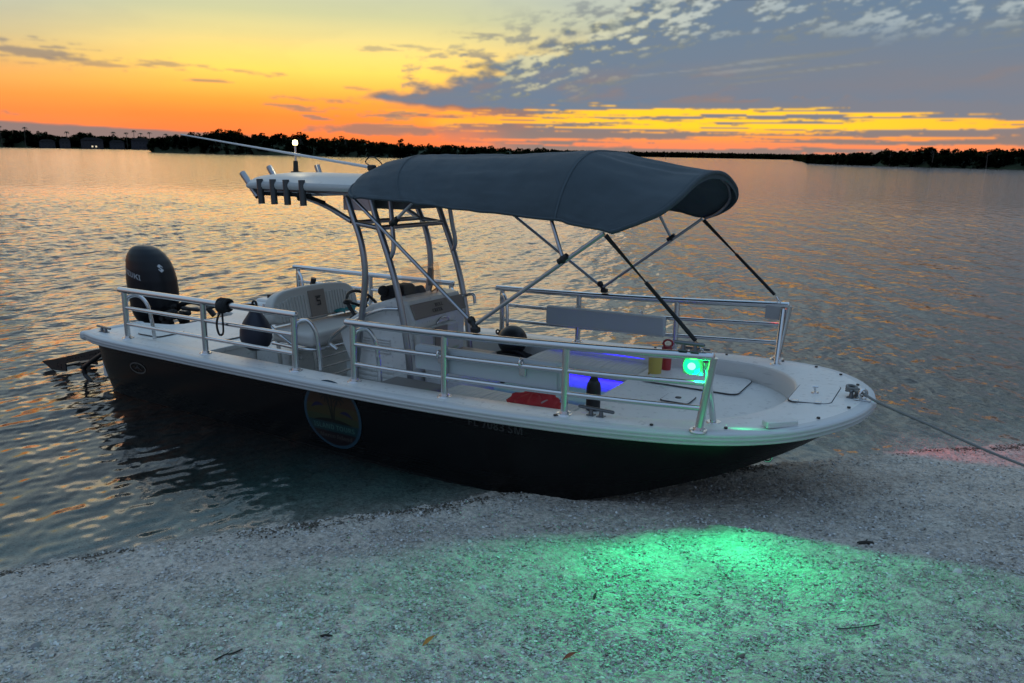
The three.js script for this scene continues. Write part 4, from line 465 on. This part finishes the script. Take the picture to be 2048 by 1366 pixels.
{ const t = aboard(thing('orange_throw_bag', 'orange red throw bag beside the console', 'bag'), -.2, .06, .2); part(t, 'bag_body', lathe([[.001, 0], [.05, .0], [.06, .03], [.06, .15], [.045, .18], [.001, .185]]), std(.5, .07, .03, .7)); part(t, 'bag_strap', new THREE.TorusGeometry(.03, .006, 6, 16).translate(0, .2, 0), black); part(t, 'bag_bracket', at(box(.02, .3, .02, .004), -.06, -.12, 0), steel); }
{ // mooring rope from the bow to the beach
  const a = onBoat(3.9, sh(3.9) + .05, .05), e = V(3.85, groundAt(3.85, -4.42) + .01, -4.42), q = a.clone().lerp(e, .5).add(V(0, -.045, 0)), inn = onBoat(3.82, sh(3.82) + .04, -.03); const pts = [inn, onBoat(3.86, sh(3.86) + .055, .02), a, onBoat(3.98, sh(3.9) + .02, .08), a.clone().lerp(e, .25).add(V(0, -.03, 0)), q, a.clone().lerp(e, .78).add(V(0, -.03, 0)), e, V(4.3, groundAt(4.3, -4.3) + .01, -4.3), V(4.9, groundAt(4.9, -4.45) + .01, -4.45), V(5.6, groundAt(5.6, -4.2) + .01, -4.2)];
  const t = thing('mooring_rope', 'thin grey mooring rope from the bow down to the sand on the right', 'rope'); part(t, 'rope_strand', pipe(pts, .009, 160, 8), std(.2, .2, .19, .85)); part(t, 'bow_knot', mg([0, 1, 2].map(k => new THREE.TorusGeometry(.03, .009, 8, 18).rotateX(1.3 + k * .2).translate(inn.x, inn.y + .005 + k * .012, inn.z))), std(.2, .2, .19, .85)); }

// ---------------------------------------------------------------- the beach's litter
const sandUp = (x, z, o, lift = 0) => { o.position.set(x, groundAt(x, z) + lift, z); return o; };
function flake(sd, n = 7, thick = .22) { seed = sd; const p = [], ring = []; for (let i = 0; i < n; i++) { const a = i / n * 6.283 + rr(-.25, .25), r = rr(.55, 1); ring.push([Math.cos(a) * r, Math.sin(a) * r * rr(.6, .95), rr(-.12, .12)]); } const c = [rr(-.2, .2), rr(-.2, .2)], push = (...v) => v.forEach(q => p.push(...q)); for (let i = 0; i < n; i++) { const a = ring[i], b = ring[(i + 1) % n]; push([c[0], thick, c[1]], [b[0], b[2], b[1]], [a[0], a[2], a[1]]); push([c[0], -thick * .5, c[1]], [a[0], a[2], a[1]], [b[0], b[2], b[1]]); } const g = new THREE.BufferGeometry(); g.setAttribute('position', new THREE.BufferAttribute(new Float32Array(p), 3)); g.computeVertexNormals(); return g; }
const shellMat = new THREE.MeshStandardMaterial({ color: 0xffffff, roughness: .7, side: THREE.DoubleSide });
function scatter(name, label, geo, count, sd, size, pick, colour) {
  seed = sd; const im = new THREE.InstancedMesh(geo, shellMat, count), M = new THREE.Matrix4(), Q = new THREE.Quaternion(), E3 = new THREE.Euler(), c = new THREE.Color();
  for (let i = 0; i < count; i++) { const [x, z] = pick(), s = size(), k = colour(); E3.set(rr(-.55, .55), rr(0, 6.28), rr(-.55, .55)); M.compose(V(x, groundAt(x, z) + s * rr(.0, .3), z), Q.setFromEuler(E3), V(s, s * rr(.5, 1), s)); im.setMatrixAt(i, M); c.setRGB(k[0], k[1], k[2]); im.setColorAt(i, c); }
  im.name = name; im.userData = { kind: 'stuff', label }; im.castShadow = im.receiveShadow = true; scene.add(im);
}
const beachSpot = () => { for (;;) { const r = 1.9 * (9 / 1.9) ** (rnd() ** 1.25), a = rr(-.86, .86), x = Math.sin(a) * r, z = -Math.cos(a) * r, s = shoreDist(x, z); if (s > -.25 && rnd() < ss(-.25, .05, s)) return [x, z]; } };
const shellTone = () => { const q = rnd(); if (q < .04) return [.14, .13, .12]; if (q < .2) { const k = rr(.2, .32); return [k * 1.12, k, k * .84]; } const k = rr(.22, .52) + (rnd() < .06 ? .2 : 0); return [k, k, k * .97]; };
[[flake(11), 60000, 901], [flake(12, 6, .35), 60000, 902], [flake(13, 8, .12), 50000, 903]].forEach(([g, n, sd], i) => scatter(['shell_fragments', 'shell_grit', 'shell_flakes'][i], 'broken shell bits covering the beach', g, n, sd, () => .004 * (1 + 2.6 * rnd() ** 3), beachSpot, shellTone));
scatter('broken_shells', 'larger pale shell pieces strewn over the beach', flake(15, 9, .3), 1600, 905, () => rr(.007, .016), beachSpot, () => { const k = rr(.4, .68); return [k, k * .98, k * .93]; });
scatter('wrack_line', 'dark weed and bark bits along the waterline', flake(14, 6, .3), 9000, 904, () => rr(.004, .013), () => { for (;;) { const x = rr(-5, 6), z = rr(-8, -2), s = shoreDist(x, z); if (s > -.05 && s < .3 && rnd() < Math.exp(-(((s - .1) / .09) ** 2)) * ss(.42, .66, fbm(x * 1.3, z * 1.3, 3))) return [x, z]; } }, () => { const k = rr(.02, .09); return [k * 1.2, k, k * .7]; });
// single shells, leaves and twigs one can point at; [x, z] on the sand
const scallop = (() => { const g = grid(24, 10, (u, v) => { const a = (u - .5) * 2.5, r = v * (1 + .05 * Math.cos(u * 24 * 3.14)); return [Math.sin(a) * r, .34 * (1 - v * v) * (v > 0 ? 1 : 1) + .02 * Math.cos(u * 75) * v, Math.cos(a) * r - .4]; }); return g; })();
const whelk = lathe([[.001, 1.1], [.16, .9], [.3, .7], [.26, .66], [.42, .4], [.36, .36], [.46, .1], [.3, -.4], [.12, -.8], [.001, -1]], 18).rotateZ(Math.PI / 2);
function shellAt(label, x, z, s, geo, c, turn) { const m = thingMesh('seashell', geo, std(...c, .55), label, 'shell', 'larger shells on the beach'); sandUp(x, z, m, s * .12); m.scale.setScalar(s); m.rotation.set(.25, turn, .15); }
function leafAt(label, x, z, s, c, turn) { const t = thing('fallen_leaf', label, 'leaf', 'leaves on the sand'); sandUp(x, z, t, .012); t.rotation.set(.12, turn, .3); part(t, 'blade', grid(12, 4, (u, v) => { const w = Math.sin(u * 3.14) * .32; return [(u - .5) * 2 * s, s * (.25 * Math.abs(v - .5) + .18 * Math.sin(u * 3)), (v - .5) * 2 * w * s]; }), std(...c, .7)); part(t, 'stalk', rod(V(s * .98, .002, 0), V(s * 1.35, s * .1, s * .08), .0012, .0012, 5), std(...c, .8)); }
function twigAt(label, x, z, pts, r, c = [.03, .026, .022]) { const t = thing('twig', label, 'twig', 'twigs on the sand'); sandUp(x, z, t, r * 1.2); part(t, 'stem', pipe(pts.map(p => V(...p)), r, 24, 6), std(...c, .9)); const p = V(...pts[1]); part(t, 'side_shoot', rod(p, p.clone().add(V(.02, .008, -.02)), r * .6, r * .3, 5), std(...c, .9)); }
twigAt('forked dark twig at the bottom left of the beach', -1.15, -2.81, [[-.035, 0, .03], [0, .006, 0], [.02, .002, -.012], [.055, .004, -.04]], .0035);
twigAt('short straight dark stick left of the orange leaf', -.77, -2.95, [[-.025, 0, 0], [0, .004, -.002], [.025, 0, 0]], .005);
twigAt('dark bark sliver at the right edge of the green light', 1.92, -3.85, [[-.04, 0, .004], [0, .004, 0], [.045, 0, -.002]], .009);
twigAt('long thin curved twig on the right of the beach', 1.47, -2.93, [[-.1, 0, .012], [-.03, .004, .01], [.05, .005, -.005], [.12, 0, -.03]], .0025, [.05, .06, .05]);
leafAt('curled orange leaf lying at the bottom middle', -.32, -2.84, .034, [.42, .2, .03], .7); leafAt('red brown leaf at the bottom centre edge', .25, -2.7, .032, [.22, .06, .02], .35); leafAt('small near black leaf inside the green glow', .4, -3.21, .022, [.03, .03, .02], 1.2);
shellAt('white scallop shell at the far right of the sand', 2.18, -3.44, .03, scallop, [.6, .58, .54], .3); shellAt('pale clam shell right of the forked twig', -1.37, -2.77, .032, scallop, [.5, .49, .46], 2.2); shellAt('thin white shell shard above the orange leaf', -1.01, -3.07, .024, scallop, [.66, .65, .62], 1.1); shellAt('white shell near the waterline left of the green glow', -.22, -4.03, .024, scallop, [.6, .6, .58], 1.8); shellAt('grey shell lying at the lower left corner', -2.01, -2.93, .03, scallop, [.22, .21, .2], .9); shellAt('dark whelk shell at the bottom right', .92, -2.7, .026, whelk, [.14, .12, .1], .5); shellAt('grey spiral shell below the right scallop', 1.72, -3.1, .02, whelk, [.3, .29, .27], 2.1); shellAt('pale spiral shell in the middle of the glow', .71, -3.05, .018, whelk, [.5, .48, .44], 1.4); shellAt('light scallop on the smooth stripe of sand', -.12, -3.4, .022, scallop, [.55, .55, .52], .4); shellAt('small pale shell left of the smooth stripe', -.85, -3.17, .017, scallop, [.5, .5, .48], 2.6);
renderer.render(scene, camera);
